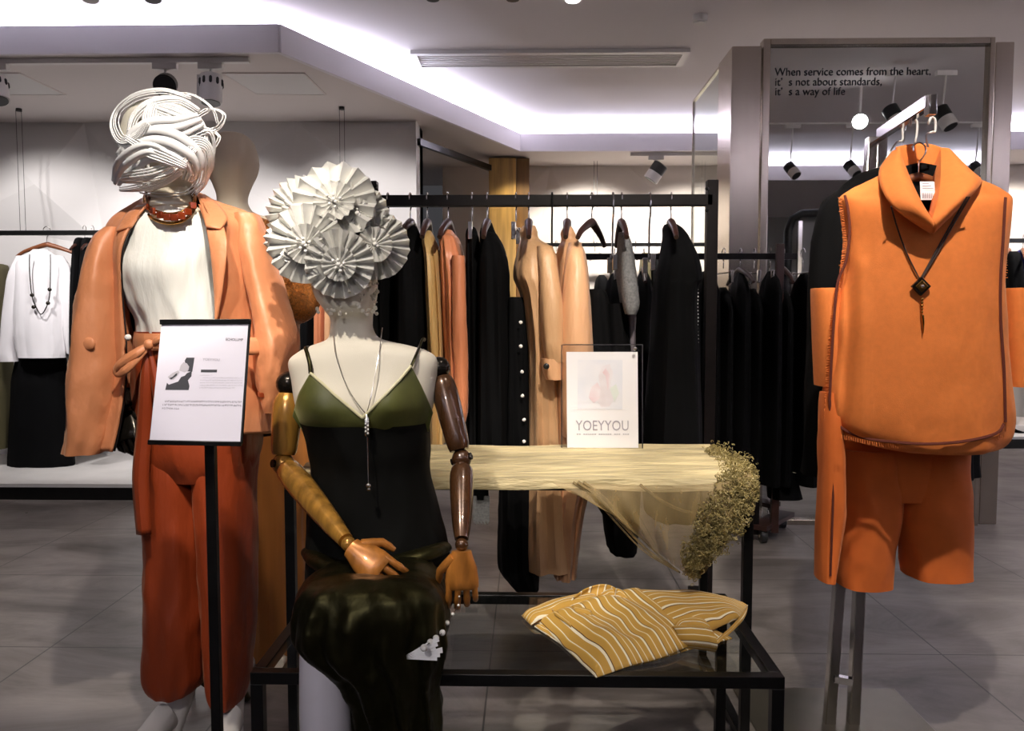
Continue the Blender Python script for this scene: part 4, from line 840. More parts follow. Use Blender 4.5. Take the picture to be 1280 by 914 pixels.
MB().bar(SP(-.015, 1.01), SP(1.012, 1.01), .012, .011).build('top_clip', 'black_metal', sg, bevel=.001)
MB().bar(SP(1.0, -.01), SP(1.0, 1.01), .005, .006).build('side_edge', 'black_metal', sg, bevel=.001)
px0 = W(263, 560, 1.76); MB().box(px0.x - .011, px0.x + .011, 1.752, 1.772, .02, px0.z + .03).build('pole', 'black_metal', sg, bevel=.002)
MB().box(px0.x - .14, px0.x + .14, 1.64, 1.90, 0.0, .02).build('base_plate', 'black_metal', sg, bevel=.004)
rt = (br_ - bl_).normalized(); upv = (tl_ - bl_ ).normalized()
def on_sign(s, u, v, size, m, align='LEFT', sx=1): return text_mb(s, size, SP(u, v, .0005), rt, upv, align, .0004, sx).build('lettering', m, sg, smooth=False)
on_sign('E\u25A1HOLUMP' if False else 'ECHOLUMP', .74, .845, .0088, 'ink', sx=.82)
on_sign('YOEYYOU', .50, .675, .008, 'ink_light')
def quad(u0, u1, v0, v1, name, m, h=.0004): return MB().add([SP(u0, v0, h), SP(u1, v0, h), SP(u1, v1, h), SP(u0, v1, h)], [(0, 1, 2, 3)]).build(name, m, sg, smooth=False)
quad(.49, .67, .575, .598, 'title_box', 'ink')
rows = MB(); rnd = random.Random(3)
def strokes(mb, u0, u1, v, h, step, dens):
    u = u0
    while u < u1:
        for q in range(3):
            if rnd.random() < dens:
                a = u + rnd.uniform(0, step * .5); c = v + rnd.uniform(0, h * .8)
                mb.add([SP(a, c, .0005), SP(a + step * .5, c, .0005), SP(a + step * .5, c + h * .16, .0005), SP(a, c + h * .16, .0005)], [(0, 1, 2, 3)])
        a = u + rnd.uniform(0, step * .4); mb.add([SP(a, v, .0005), SP(a + step * .13, v, .0005), SP(a + step * .13, v + h, .0005), SP(a, v + h, .0005)], [(0, 1, 2, 3)])
        u += step
for k in range(6): r_ = MB(); strokes(r_, .49 + (.03 if k == 1 else 0), (.97 if k in (1, 2, 3, 4) else (.62 if k == 0 else .88)), .545 - k * .021, .011, .012, .5); r_.build('fine_print', 'ink_light', sg, smooth=False)
for k in range(3): r_ = MB(); strokes(r_, .10 + (.02 if k == 0 else 0), (.97 if k < 2 else .29), .322 - k * .030, .017, .019, .85); r_.build('print_line', 'ink_grey', sg, smooth=False)
# black and white portrait: seated person in black, dark hair
quad(.135, .385, .425, .70, 'portrait', 'print_white', .0002)
def blob(pts, m, name, h): return MB().add([SP(.115 + u * .28, .425 + v * .275, h) for u, v in pts], [tuple(range(len(pts)))]).build(name, m, sg, smooth=False)
blob([(.0, 0), (.92, 0), (.94, .12), (.86, .30), (.98, .42), (.98, .58), (.80, .52), (.72, .44), (.58, .40), (.48, .26), (.34, .22), (.12, .16), (.04, .22)], 'ink', 'portrait_clothes', .0004)
blob([(.74, .58), (1.0, .56), (1.04, 1), (.72, 1), (.66, .90), (.70, .80), (.80, .76), (.84, .66)], 'ink', 'portrait_hair', .0004)
blob([(.48, .60), (.70, .54), (.84, .60), (.86, .72), (.76, .82), (.62, .86), (.52, .76)], 'skin_print', 'portrait_face', .0006)
blob([(.05, .40), (.22, .52), (.44, .60), (.50, .54), (.42, .44), (.30, .32), (.14, .32)], 'skin_print', 'portrait_arm', .0006)
blob([(.12, .36), (.20, .32), (.40, .44), (.42, .52), (.36, .50), (.24, .40)], 'ink', 'portrait_shadow', .0008)
# black embellished shoe on the floor
ns = shoe('black_shoe', 'black glossy embellished shoe on the floor between sign pole and ankle', 'shoe', (W(232, 905, 2.45).x, 2.45, 0), -.2, .9, 'black_satin')
for i in range(7): MB().ball(V((W(232, 905, 2.45).x + .10 + .012 * i, 2.43, .045 - .002 * i)), .004, 8).build('stone', 'silver', ns)

# ================================================================== REAR MANNEQUIN
QY = 2.8
rm = thing('rear_mannequin', 'pale egg-headed mannequin standing behind the copper blazer', 'mannequin', (W(340, 600, QY).x, QY, 0))
MB().rings(loft_rows([(167, 284, 298, .03, 0), (170, 274, 308, .06, 0), (180, 265, 316, .085, 0), (200, 260, 321, .1, 0), (215, 261, 319, .1, 0), (232, 269, 312, .08, 0), (246, 273, 308, .062, 0), (258, 272, 310, .06, 0), (268, 262, 322, .08, 0), (285, 240, 372, .095, 0), (330, 262, 376, .12, 0), (420, 285, 366, .11, 0), (500, 280, 378, .12, 0)], QY, n=40)).build('torso', 'beige_head', rm)
for px in (332, 366): MB().tube([W(px, 600, QY), W(px, 760, QY), W(px, 815, QY)], [.06, .045, .03], 16).build('leg', 'ivory_gloss', rm)
for px in (332, 366): MB().tube([(W(px, 815, QY).x, QY + .02, .055), (W(px, 815, QY).x, QY - .06, .04), (W(px, 815, QY).x, QY - .17, .022)], [.035, .034, .02], 14).build('foot', 'ivory_gloss', rm)
st = thing('sequin_top', 'copper sequinned top on the rear mannequin, its elbow showing by the rosettes', 'top', W(345, 480, QY))
MB().rings(hollow(loft_rows([(272, 262, 330, .09, 0), (288, 240, 374, .11, .0), (330, 258, 378, .135, .02), (420, 280, 370, .125, .02), (490, 276, 380, .13, .02)], QY, n=50, wr=.006))).build('body', 'sequin', st)
MB().tube([W(366, 290, QY), W(378, 330, QY - .02), W(382, 365, QY - .05), W(372, 385, QY - .10), W(350, 370, QY - .2)], [.06, .062, .058, .055, .04], 20, sub=4).build('sleeve', 'sequin', st)
sk = thing('tan_skirt', 'long tan satin skirt on the rear mannequin, seen behind the rust trousers', 'skirt', W(348, 800, QY))
MB().rings(hollow(loft_rows([(470, 286, 378, .12, .01), (520, 284, 386, .13, .03), (600, 288, 390, .14, .05), (700, 296, 392, .15, .07), (805, 304, 392, .16, .08)], QY, n=90, k=12, wr=.006))).build('cloth', 'tan_skirt', sk)
# ================================================================== SEATED MANNEQUIN
def solid_front(px, py, Yc, rows, bumps=(), e=.85):
    # depth of the front surface of a lofted body where the view ray through that pixel meets it
    Y = Yc - .05; tab = []
    for r in rows: a = W(r[1], r[0], Yc); b = W(r[2], r[0], Yc); tab.append((-a.z, a.x, b.x, r[3]))
    for _ in range(8):
        q = W(px, py, Y); zz = max(tab[0][0], min(tab[-1][0], -q.z)); xl, xr, ry = plin(tab, zz)
        u = min(.975, abs(q.x - (xl + xr) / 2) / ((xr - xl) / 2)); s = (1 - u ** (2 / e)) ** (e / 2)
        b = sum(ba * math.exp(-((q.x - bx) ** 2 + (q.z - bz) ** 2) / bs ** 2) for bx, bz, bs, ba in bumps); Y = .5 * Y + .5 * (Yc - ry * s - b)
    return Y
TY = 1.98
sm_ = thing('seated_mannequin', 'seated ivory mannequin with jointed varnished wooden arms, in a black slip dress', 'mannequin', (W(455, 700, TY).x, TY, .45))
MB().rings(loft_rows([(285, 400, 452, .07, 0), (310, 392, 462, .09, 0), (345, 390, 470, .095, 0), (370, 396, 470, .092, 0, -.005), (388, 408, 466, .078, 0, -.008), (398, 414, 465, .062, 0), (412, 414, 466, .058, 0), (424, 410, 476, .062, 0), (432, 390, 510, .07, 0), (440, 374, 536, .078, 0), (452, 362, 547, .085, 0), (475, 366, 546, .095, 0), (505, 372, 542, .11, 0), (540, 384, 532, .105, 0), (590, 396, 532, .095, 0), (640, 390, 545, .105, 0), (700, 385, 558, .12, 0), (745, 385, 560, .12, 0), (768, 400, 545, .1, 0)], TY, n=56,
     bust=((W(412, 505, TY).x, W(412, 505, TY).z, .055, .022), (W(498, 500, TY).x, W(498, 500, TY).z, .055, .022)))).build('torso', 'ivory', sm_)
# face under the rosettes: lips and nose
MB().tube([W(436, 352, TY - .085), W(437, 362, TY - .098), W(437, 368, TY - .104)], [.007, .009, .012], 12).build('nose', 'ivory', sm_)
MB().ball(W(438, 380, TY - .083), .016, 14, (1.4, .5, .55)).build('lips', 'ivory', sm_)
# wooden arms
def jarm(sh, el, wr, up_m, fo_m, r0, flip):
    sh, el, wr = V(sh), V(el), V(wr); d1 = (el - sh).normalized(); d2 = (wr - el).normalized()
    MB().ball(sh, r0 * .95, 18).build('shoulder_joint', 'blackened', sm_)
    MB().tube([sh + d1 * .025, sh + d1 * .045, sh.lerp(el, .4), sh.lerp(el, .8), el - d1 * .022], [r0 * .75, r0 * 1.0, r0 * 1.08, r0 * .95, r0 * .78], 24, sub=4).build('upper_arm', up_m, sm_)
    MB().ball(el, r0 * .82, 18).build('elbow_joint', up_m, sm_)
    pv = d1.cross(d2).normalized() if d1.cross(d2).length > .05 else V((0, 1, 0))
    MB().cyl(el - pv * r0 * .9, el + pv * r0 * .9, r0 * .3, 14).build('elbow_pin', 'blackened', sm_)
    MB().tube([el + d2 * .02, el + d2 * .035, el.lerp(wr, .35), el.lerp(wr, .75), wr - d2 * .02], [r0 * .62, r0 * .9, r0 * .94, r0 * .72, r0 * .52], 24, sub=4).build('forearm', fo_m, sm_)
    MB().ball(wr - d2 * .006, r0 * .5, 16).build('wrist_joint', fo_m, sm_)
lel = W(354, 580, TY - .01); lwr = W(437, 682, TY - .25)
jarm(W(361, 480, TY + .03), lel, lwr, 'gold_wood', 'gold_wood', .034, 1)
hand(sm_, lwr + (lwr - lel).normalized() * .008, (.80, -.30, -.50), (.3, .3, .8), (-.15, -.8, .55), 'hand_wood', .95, curl=(.35, .55, .4))
rel = W(577, 574, TY - .05); rwr = W(577, 684, TY - .22)
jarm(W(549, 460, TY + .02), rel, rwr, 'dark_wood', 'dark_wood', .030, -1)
hand(sm_, rwr + V((0, -.002, -.008)), (.02, -.10, -1), (-1, -.1, 0), (.1, -1, .1), 'hand_wood', .92, curl=(.22, .45, .4))
# right (viewer's left) leg hanging, white
LY = 1.52
MB().tube([W(440, 765, TY - .1), W(412, 775, LY + .16), W(406, 792, LY + .10), W(405, 830, LY + .085), W(408, 914, LY + .09), W(410, 1010, LY + .11), W(410, 1070, LY + .12)], [.075, .062, .05, .050, .054, .042, .028], 24, sub=4).build('leg', 'white_leg', sm_)
MB().tube([W(500, 760, TY - .1), W(500, 775, LY + .18), W(490, 800, LY + .14), W(484, 900, LY + .16), W(484, 1010, LY + .16)], [.075, .062, .05, .048, .03], 24, sub=4).build('leg', 'white_leg', sm_)
for q, yy in ((W(410, 1075, LY + .12), 0), (W(480, 1015, LY + .16), 0)):
    MB().tube([(q.x, q.y + .03, .06), (q.x, q.y - .02, .05), (q.x, q.y - .10, .03), (q.x, q.y - .17, .015)], [.03, .038, .034, .014], 16).build('foot', 'white_leg', sm_)
# ------------------------------------------------------------------ slip dress
dr = thing('slip_dress', 'black satin slip dress with olive velvet bust and thin straps', 'dress', W(455, 720, TY))
BU = ((W(412, 503, TY).x, W(412, 503, TY).z, .055, .026), (W(498, 498, TY).x, W(498, 498, TY).z, .055, .026))
MB().rings(loft_rows([(526, 378, 536, .113, .0), (534, 381, 536, .113, .004), (560, 388, 537, .111, .01), (590, 393, 537, .104, .012), (640, 388, 548, .113, .02), (690, 384, 560, .128, .03), (740, 384, 566, .13, .03), (765, 390, 560, .12, .03)], TY, n=90, k=8, bust=BU, wr=.004), cap0=False).build('bodice', 'black_dress', dr)
# back of the dress
def front_y(p, rows=((440, 374, 536, .078), (452, 362, 547, .085), (475, 366, 546, .095), (505, 372, 542, .11), (540, 384, 532, .112))):
    # front surface of the torso at that pixel
    return solid_front(p[0], p[1], TY, rows, BU) - .009
top = [(0, 366, 520), (.06, 374, 492), (.15, 388, 467), (.33, 418, 494), (.5, 453, 523), (.68, 484, 492), (.87, 514, 458), (.95, 528, 486), (1, 541, 516)]
bot = [(0, 378, 540), (.25, 408, 545), (.5, 453, 540), (.75, 500, 545), (1, 535, 540)]
g = []
for i in range(15):
    row = []
    for j in range(57):
        s = j / 56; a = plin(top, s); b = plin(bot, s); k = i / 14; x = a[0] + (b[0] - a[0]) * k; y = a[1] + (b[1] - a[1]) * k
        p = W(x, y, front_y((x, y))); p.y += .016 * k ** 3; row.append(p)
    g.append(row)
MB().sheet(g).build('bust_panel', 'olive_velvet', dr, solid=.004)
e1 = [W(x, y - .5, front_y((x, y)) - .004) for x, y in ((388, 467), (403, 480), (418, 494), (436, 509), (453, 523))]
e2 = [W(x, y - .5, front_y((x, y)) - .004) for x, y in ((453, 523), (468, 508), (484, 492), (500, 475), (514, 458))]
MB().tube(e1, .0036, 8).build('neckline_trim', 'ivory_edge', dr); MB().tube(e2, .0036, 8).build('neckline_trim', 'ivory_edge', dr)
for pts in (((388, 467), (387, 455), (384, 442), (382, 434)), ((514, 458), (519, 446), (525, 432), (528, 424))):
    P = [W(x, y, front_y((x, y)) - .004 if y > 438 else (TY - .045 if y > 432 else TY - .02)) for x, y in pts]; P.append(P[-1] + V((0, .05, -.004)))
    MB().tube(P, .0048, 8, flat=.5, sub=4).build('strap', 'black_satin', dr)
# lap and falling skirt: thigh volumes and front fall merged into one cloth
def P3(x, y, Y): return tuple(W(x, y, Y))
sk_ = MB()
def addr(*a, **k): sk_.tube(*a, **k)
addr([P3(445, 745, TY), P3(430, 764, TY - .2), P3(418, 772, LY + .14), P3(412, 785, LY + .07)], [.12, .108, .090, .078], 28, sub=5)
addr([P3(500, 742, TY), P3(505, 760, TY - .2), P3(506, 768, LY + .18), P3(500, 782, LY + .10)], [.12, .108, .092, .082], 28, sub=5)
addr([P3(470, 755, TY), P3(464, 775, LY + .15), P3(462, 785, LY + .1)], [.11, .088, .07], 24, sub=4)
sk_.rings(loft_rows([(722, 405, 520, .03, .0, .01), (732, 384, 544, .06, .02, .0), (755, 373, 556, .085, .10, .0), (785, 370, 558, .092, .14), (802, 374, 557, .092, .16), (818, 392, 555, .09, .17, .0), (840, 416, 551, .085, .18, .0), (872, 438, 550, .08, .2, .01), (914, 447, 552, .075, .22, .01), (1000, 452, 556, .07, .22, .02)], LY + .10, n=120, k=11, ph=.6, drift=.6))
sko = sk_.build('skirt', 'black_satin', dr, remesh=.006, smooth=True)
# folds as real displacement
for nm, sz, st_ in (('a', .11, .028),):
    tx = bpy.data.textures.new('folds', 'CLOUDS'); tx.noise_scale = sz; q = sko.modifiers.new('fold', 'DISPLACE'); q.texture = tx; q.strength = st_; q.mid_level = .5
ribbon_pts = None
MB().tube([P3(386, 690, TY - .06), P3(400, 703, TY - .13), P3(430, 712, TY - .17), P3(480, 708, TY - .16), P3(530, 694, TY - .13), P3(556, 684, TY - .06)], [.02, .026, .028, .028, .026, .02], 18, sub=5, flat=.7).build('waist_fold', 'black_satin', dr)
# pendant necklace
pn = thing('pendant_necklace', 'long fine silver necklace with a tube pendant and drop chain on the black dress', 'necklace', W(460, 610, TY - .16))
def onb(x, y, o=.006): return W(x, y, front_y((x, y)) - o)
MB().tube([W(417, 420, TY - .055), W(419, 440, TY - .085), onb(424, 458), onb(434, 484), onb(448, 506), onb(458, 518)], .0011, 6, sub=3).build('chain', 'silver', pn)
MB().tube([W(478, 410, TY - .03), W(474, 440, TY - .08), onb(470, 462), onb(464, 495), onb(458, 518)], .0011, 6, sub=3).build('chain', 'silver', pn)
yy = TY - .135
MB().tube([W(458, 518, yy), W(458.5, 523, yy - .003), W(458.5, 543, yy - .002), W(458.5, 546, yy)], [.002, .0058, .0058, .002], 12).build('tube_pendant', 'silver', pn)
for i in range(8): MB().ball(W(457 + 3 * (i % 2), 525 + i * 2.4, yy - .008), .0024, 8).build('stone', 'bead', pn)
MB().cyl(W(459, 546, yy), W(460.5, 604, yy - .012), .0013, 6).build('drop_chain', 'silver', pn)
MB().ball(W(460.5, 607, yy - .012), .0062, 12).build('drop', 'silver', pn); MB().ball(W(461, 612, yy - .012), .0045, 12).build('drop', 'silver', pn)
# ------------------------------------------------------------------ paper rosettes
rs = thing('rosette_headpiece', 'headpiece of pleated pearl-white paper rosettes with pearls, hiding the seated mannequin face', 'headpiece', W(425, 360, TY - .05))
def rosette(px, py, Y, rpx, nrm, n=30, amp=.010, inner=.12, a0=0, a1=2 * PI, m='paper_silver', cup=.0, layer=True):
    c = W(px, py, Y); r = rpx * Y / 1000; nrm = V(nrm).normalized(); x = nrm.cross(V((0, 0, 1))).normalized(); y = x.cross(nrm) * -1
    y = nrm.cross(x); k2 = n * 2; full = abs(a1 - a0 - 2 * PI) < 1e-3
    g = []
    for rr in (inner, .5, 1.0):
        ring = []
        for j in range(k2 + (0 if full else 1)):
            a = a0 + (a1 - a0) * j / k2; zz = amp * rr * (1 if j % 2 else -1) + cup * rr * rr; R_ = r * rr * (1 if rr < 1 else (1 + random.uniform(-.012, .012)))
            ring.append(c + x * math.cos(a) * R_ + y * math.sin(a) * R_ + nrm * zz)
        g.append(ring)
    o = MB().rings(g, full, False, False).build('rosette', m, rs, smooth=False, solid=.0007); return o, c, nrm, x, y, r
def pearls(par, c, nrm, x, y, r, n=7):
    for i in range(n):
        a = i * 2.4; q = r * .05 * math.sqrt(i); MB().ball(c + nrm * .012 + x * math.cos(a) * q * 1.6 + y * math.sin(a) * q * 1.6, .0045 if i else .006, 10).build('pearl', 'bead', par)
SPEC = [ # px,py,Y,r,normal,n,inner petals
    (374, 264, TY - .02, 45, (-.25, -1, .15), 24), (468, 306, TY - .055, 44, (.35, -1, .05), 22), (418, 252, TY - .075, 52, (.02, -1, .28), 16),
    (446, 268, TY - .06, 40, (.3, -1, .1), 20), (382, 305, TY - .105, 50, (-.12, -1, .0), 18), (424, 330, TY - .125, 43, (.1, -1, -.12), 20)]
for i, (px, py, Y, r, nm, n) in enumerate(SPEC):
    o, c, nn, x, y, R_ = rosette(px, py, Y, r, nm, n, amp=.011)
    o2, c2, *_ = rosette(px, py, Y - .018, r * .50, nm, 16, amp=.006, cup=.006)
    pearls(o2, c2, nn, x, y, R_, 7 if i in (2, 4, 5) else 3)
rosette(408, 352, TY - .125, 22, (-.2, -1, -.5), 12, amp=.006, a0=PI, a1=2 * PI)
rosette(406, 358, TY - .105, 16, (0, -1, -.6), 12, amp=.004, a0=PI, a1=2 * PI)
rosette(377, 333, TY - .10, 30, (-.3, -1, -.5), 12, amp=.007, a0=PI * .95, a1=1.9 * PI)
rosette(345, 300, TY - .03, 18, (-.4, -1, 0), 12, amp=.006)
lc = MB(); rnd = random.Random(4)
for i in range(90):
    a = rnd.uniform(-1.25, 1.25); py = rnd.uniform(345, 394); yy_ = TY - .096 * math.cos(a) + .002; cx = W(434, py, yy_).x
    lc.ball((cx + .078 * math.sin(a), yy_, W(434, py, yy_).z), rnd.uniform(.002, .006), 6, (1, .5, 1))
tag(lc.build('lace_mask', 'ivory', rs), kind='stuff')
# bead bracelet and folded paper fan hanging from the right hand
bb = thing('bead_strand', 'strand of white pearls hanging from the right wooden hand down to a paper fan', 'bead strand', W(545, 800, LY))
st = [(574, 746), (573, 757), (566, 768), (559, 779), (553, 791), (545, 798), (538, 803), (530, 810)]
PS = [W(x, y, TY - .26 - (i / 7) * .235) for i, (x, y) in enumerate(st)]
MB().tube(PS, .0009, 6, sub=3).build('thread', 'cord', bb)
for i, p in enumerate(PS): MB().ball(p, (.0022, .003, .004, .0055, .0065, .0068, .0068, .0072)[i], 14).build('bead', 'bead', bb)
pf = thing('paper_fan', 'small folded white paper fan resting on the black skirt below the pearls', 'paper fan', W(530, 815, LY))
ap = W(508, 824, LY - .012)
for i in range(6):
    a = -.02 + i * .10; L_ = .060 + .006 * (i % 3); e1_ = ap + V((math.cos(a) * L_, -.004 + .002 * i, math.sin(a) * L_ * 1.0)); e2_ = ap + V((math.cos(a + .11) * L_, .002 + .002 * i, math.sin(a + .125) * L_))
    MB().add([ap + V((0, 0, .0015 * i)), e1_, e2_], [(0, 1, 2)]).build('pleat', 'paper', pf, solid=.0008, smooth=False)

# ================================================================== TABLE ITEMS
# acrylic stand with poster
ac = thing('poster_stand', 'clear acrylic stand with a white poster reading YOEYYOU on the table', 'sign', W(752, 561, 2.60))
def PB(px, py, dy=0): return W(px, py, 2.60 + dy)
def slab(mb, c4, n, th): 
    c4 = [V(c) for c in c4]; n = V(n) * th; return mb.add(c4 + [c + n for c in c4], [(0, 1, 2, 3), (7, 6, 5, 4), (0, 4, 5, 1), (1, 5, 6, 2), (2, 6, 7, 3), (3, 7, 4, 0)])
slab(MB(), [PB(709, 560), PB(798, 560), PB(797, 440, .03), PB(708, 440, .03)], (0, 1, 0), .001).build('poster', 'poster_white', ac, smooth=False)
slab(MB(), [PB(703, 562, -.012), PB(804, 562, -.012), PB(803, 431, .022), PB(702, 431, .022)], (0, 1, 0), .004).build('front_panel', 'acrylic', ac, smooth=False)
slab(MB(), [PB(703, 562, .03), PB(804, 562, .03), PB(803, 431, .066), PB(702, 431, .066)], (0, 1, 0), .004).build('back_panel', 'acrylic', ac, smooth=False)
MB().bar(PB(703, 431, .03), PB(803, 431, .03), .006, .003).build('top_edge', 'silver', ac, smooth=False)
for x in (702, 803): MB().bar(PB(x, 562, .0), PB(x, 431, .03), .003, .004).build('side_edge', 'chrome', ac, smooth=False)
MB().ball(PB(794, 436, .01), .006, 12, (1, .6, 1)).build('screw', 'silver', ac)
nrm_ = (PB(798, 560) - PB(709, 560)).cross(PB(708, 440, .03) - PB(709, 560)).normalized(); upn = (PB(708, 440, .03) - PB(709, 560)).normalized()
text_mb('YOEYYOU', .047, PB(719.5, 538, .0050), (1, 0, 0), upn, depth=.0008, sx=.80).build('lettering', 'ink_light', ac, smooth=False)
text_mb('DESIGN BY YOEY YOU', .0125, PB(722, 545, .002), (1, 0, 0), upn, depth=.002, sx=1.1).build('lettering', 'ink_light', ac, smooth=False) if False else None
r_ = MB()
for i in range(24):
    if rnd.random() < .85: p = PB(721 + i * 2.75, 543.5, .003); r_.add([p, p + V((.005, 0, 0)), p + V((.005, 0, .003)), p + V((0, 0, .003))], [(0, 1, 2, 3)])
r_.build('fine_print', 'ink_light', ac, smooth=False)
def pq(pts, m, name, d): MB().add([PB(x, y, (560 - y) / 120 * .03 - d) for x, y in pts], [tuple(range(len(pts)))]).build(name, m, ac, smooth=False)
pq([(722, 450), (778, 450), (778, 512), (722, 512)][::-1], 'blue_print', 'print_ground', .0006)
pq([(745, 500), (750, 484), (748, 470), (753, 458), (762, 455), (766, 466), (763, 480), (768, 498), (762, 508), (752, 509)][::-1], 'skin_wash', 'print_figure', .0010)
pq([(736, 497), (739, 484), (747, 478), (751, 487), (749, 499), (742, 504)][::-1], 'pink_print', 'print_wash', .0014)
pq([(753, 466), (757, 460), (762, 468), (760, 490), (757, 470)][::-1], 'pink_print', 'print_wash', .0018)
pq([(762, 486), (770, 480), (774, 492), (768, 502)][::-1], 'green_wash', 'print_wash', .0018)
# tulle cloth
tu = thing('tulle_cloth', 'gold tulle cloth with lace edge spread over the table, trailing down its right corner', 'cloth', (.2, 2.4, .75))
g = []
for i in range(60):
    x = -.655 + 1.27 * i / 59; row = []
    for j in range(34):
        v = j / 33; y = 2.165 + .53 * v; z = .762 + .006 * math.sin(v * 31 + 1.6 * math.sin(x * 4) + x * 1.5) + .004 * noise.noise(V((x * 3, y * 14, 0)))
        edge = math.exp(-(v / .10) ** 2) * .006; row.append(V((x, y, max(.752, z - edge))))
    row.insert(0, V((x, 2.156, .757))); row.insert(0, V((x, 2.150, .742 + .006 * noise.noise(V((x * 5, 3, 0)))))) ; row.insert(0, V((x, 2.148, .728 + .010 * noise.noise(V((x * 4, 1, 0))))))
    g.append(row)
MB().sheet(g).build('spread', 'tulle', tu)
# drape falling from the front right corner: px polylines top -> bottom
topl = [(690, 603, -.02), (730, 604, -.03), (790, 606, -.04), (850, 606, -.04), (905, 602, -.04), (938, 590, .0)]
botl = [(770, 640, -.04), (800, 672, -.05), (835, 700, -.06), (868, 720, -.07), (900, 690, -.09), (940, 622, -.03)]
A = cr([tuple(W(x, y, 2.16 + d)) for x, y, d in topl], 10); B = cr([tuple(W(x, y, 2.16 + d)) for x, y, d in botl], 10); g = []
for j, (a, b) in enumerate(zip(A, B)):
    a = V(a); b = V(b); row = []
    for k in range(25):
        t_ = k / 24; p = a.lerp(b, t_); p.y += -.02 * math.sin(PI * t_) + .010 * t_ * math.sin(j * 1.0 + 2.2 * t_) - .006; row.append(p)
    g.append(row)
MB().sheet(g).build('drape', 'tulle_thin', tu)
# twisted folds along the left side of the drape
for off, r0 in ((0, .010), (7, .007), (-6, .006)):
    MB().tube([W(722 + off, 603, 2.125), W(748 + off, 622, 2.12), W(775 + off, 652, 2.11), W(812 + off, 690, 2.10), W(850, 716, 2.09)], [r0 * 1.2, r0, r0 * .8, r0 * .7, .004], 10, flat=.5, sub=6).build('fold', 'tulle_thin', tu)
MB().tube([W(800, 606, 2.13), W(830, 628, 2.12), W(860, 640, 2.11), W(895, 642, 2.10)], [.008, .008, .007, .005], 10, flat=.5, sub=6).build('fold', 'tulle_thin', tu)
# lace edge: curled gold threads
lb = MB(); rnd = random.Random(9)
path = cr([(890, 566, 2.62, 14), (918, 580, 2.42, 22), (924, 598, 2.2, 26), (920, 618, 2.14, 30), (908, 642, 2.12, 34), (896, 668, 2.10, 30), (876, 692, 2.09, 24), (866, 712, 2.09, 8)], 10)
for i in range(4600):
    q = path[min(len(path) - 1, int(rnd.random() * len(path)))]; px = q[0] + max(-1.2, min(1.1, rnd.gauss(0, .6))) * q[3] * .8; py = q[1] + rnd.gauss(0, 6); c = W(px, py, q[2] - .038 + rnd.uniform(-.014, .014))
    r = rnd.uniform(.0025, .0060); nx = V((rnd.gauss(0, 1), rnd.gauss(0, 1), rnd.gauss(0, 1))).normalized(); ax = nx.cross(V((.3, .2, 1))).normalized(); ay = nx.cross(ax); s0 = rnd.uniform(0, 6); 
    lb.tube([c + ax * math.cos(s0 + a) * r + ay * math.sin(s0 + a) * r for a in (0, 1, 2, 3, 4, 5)], .0011, 4)
tag(lb.build('lace_edge', 'lace', tu), kind='stuff')
# small white crumb of fabric on the cloth left: folded tag
# striped blouse lying on the glass
ZT = .447
sb_ = thing('striped_blouse', 'mustard blouse with white stripes lying folded on the glass bench top', 'blouse', G(790, 790, .45))
def cloth_patch(name, A, B, lift, nu, nv, s0, s1, rim=1.0, m='stripe', wr=.004, edge=0.0, seed=0, flatx=2.0, parent=sb_, along=False):
    """A, B: px polylines on the bench plane; stripes run from A to B... uv.x counts stripes"""
    Pa = cr([(*G(x, y, ZT + h),) for x, y, h in A], nu); Pb = cr([(*G(x, y, ZT + h),) for x, y, h in B], nu); mb = MB(); g = []; uvs = []
    n = len(Pa)
    for i in range(n):
        a = V(Pa[i]); b = V(Pb[i]); row = []
        for k in range(nv + 1):
            t_ = k / nv; u = i / (n - 1); p = a.lerp(b, t_); pr = min(1, 5 * min(u, 1 - u, t_, 1 - t_)); 
            p.z += lift * (1 - (1 - pr) ** 2) + wr * pr * (noise.noise(V((p.x * 14 + seed, p.y * 14, 0))) + .6 * math.sin(p.x * 40 + p.y * 25 + seed)); p.z = max(p.z, ZT + .003)
            row.append(p); uvs.append((s0 + (s1 - s0) * (u if along else t_) + .22 * noise.noise(V((u * 4, t_ * 5, seed))), u))
        g.append(row)
    mb.sheet(g); mb.uv = uvs; return mb.build(name, m, parent, solid=.003, angle=60)
# back layer first, then front layer: body seen as a wide parallelogram
cloth_patch('back_layer', [(668, 785, 0), (700, 765, 0), (745, 750, 0), (800, 742, 0)], [(748, 838, 0), (800, 832, 0), (868, 812, 0), (915, 800, 0)], .012, 12, 26, 0, 9, seed=3, along=True)
cloth_patch('front_body', [(672, 778, .004), (700, 764, .01), (735, 752, .014), (768, 742, .016), (800, 740, .01)], [(745, 848, .002), (790, 832, .006), (822, 824, .008), (852, 812, .010), (880, 800, .006)], .026, 16, 34, 0, 8.6, seed=1, wr=.009, along=True)
cloth_patch('right_body', [(758, 747, .014), (795, 740, .012), (830, 741, .010), (870, 744, .006), (935, 757, .004)], [(852, 806, .010), (872, 796, .012), (895, 786, .012), (908, 780, .01), (924, 774, .006)], .020, 12, 24, 0, 5.5, seed=7, wr=.004)
cloth_patch('side_seam', [(934, 757, .006), (925, 772, .008), (908, 790, .008), (893, 802, .004)], [(934, 764, .0), (928, 778, .0), (912, 794, .0), (898, 806, .0)], .004, 8, 6, 0, 1.0, seed=2, wr=.001)
cloth_patch('left_sleeve', [(652, 770, .006), (680, 760, .012), (712, 750, .014), (745, 742, .014)], [(664, 782, .004), (690, 772, .014), (722, 762, .016), (752, 754, .018)], .018, 10, 8, 0, 2.2, seed=5, wr=.003)
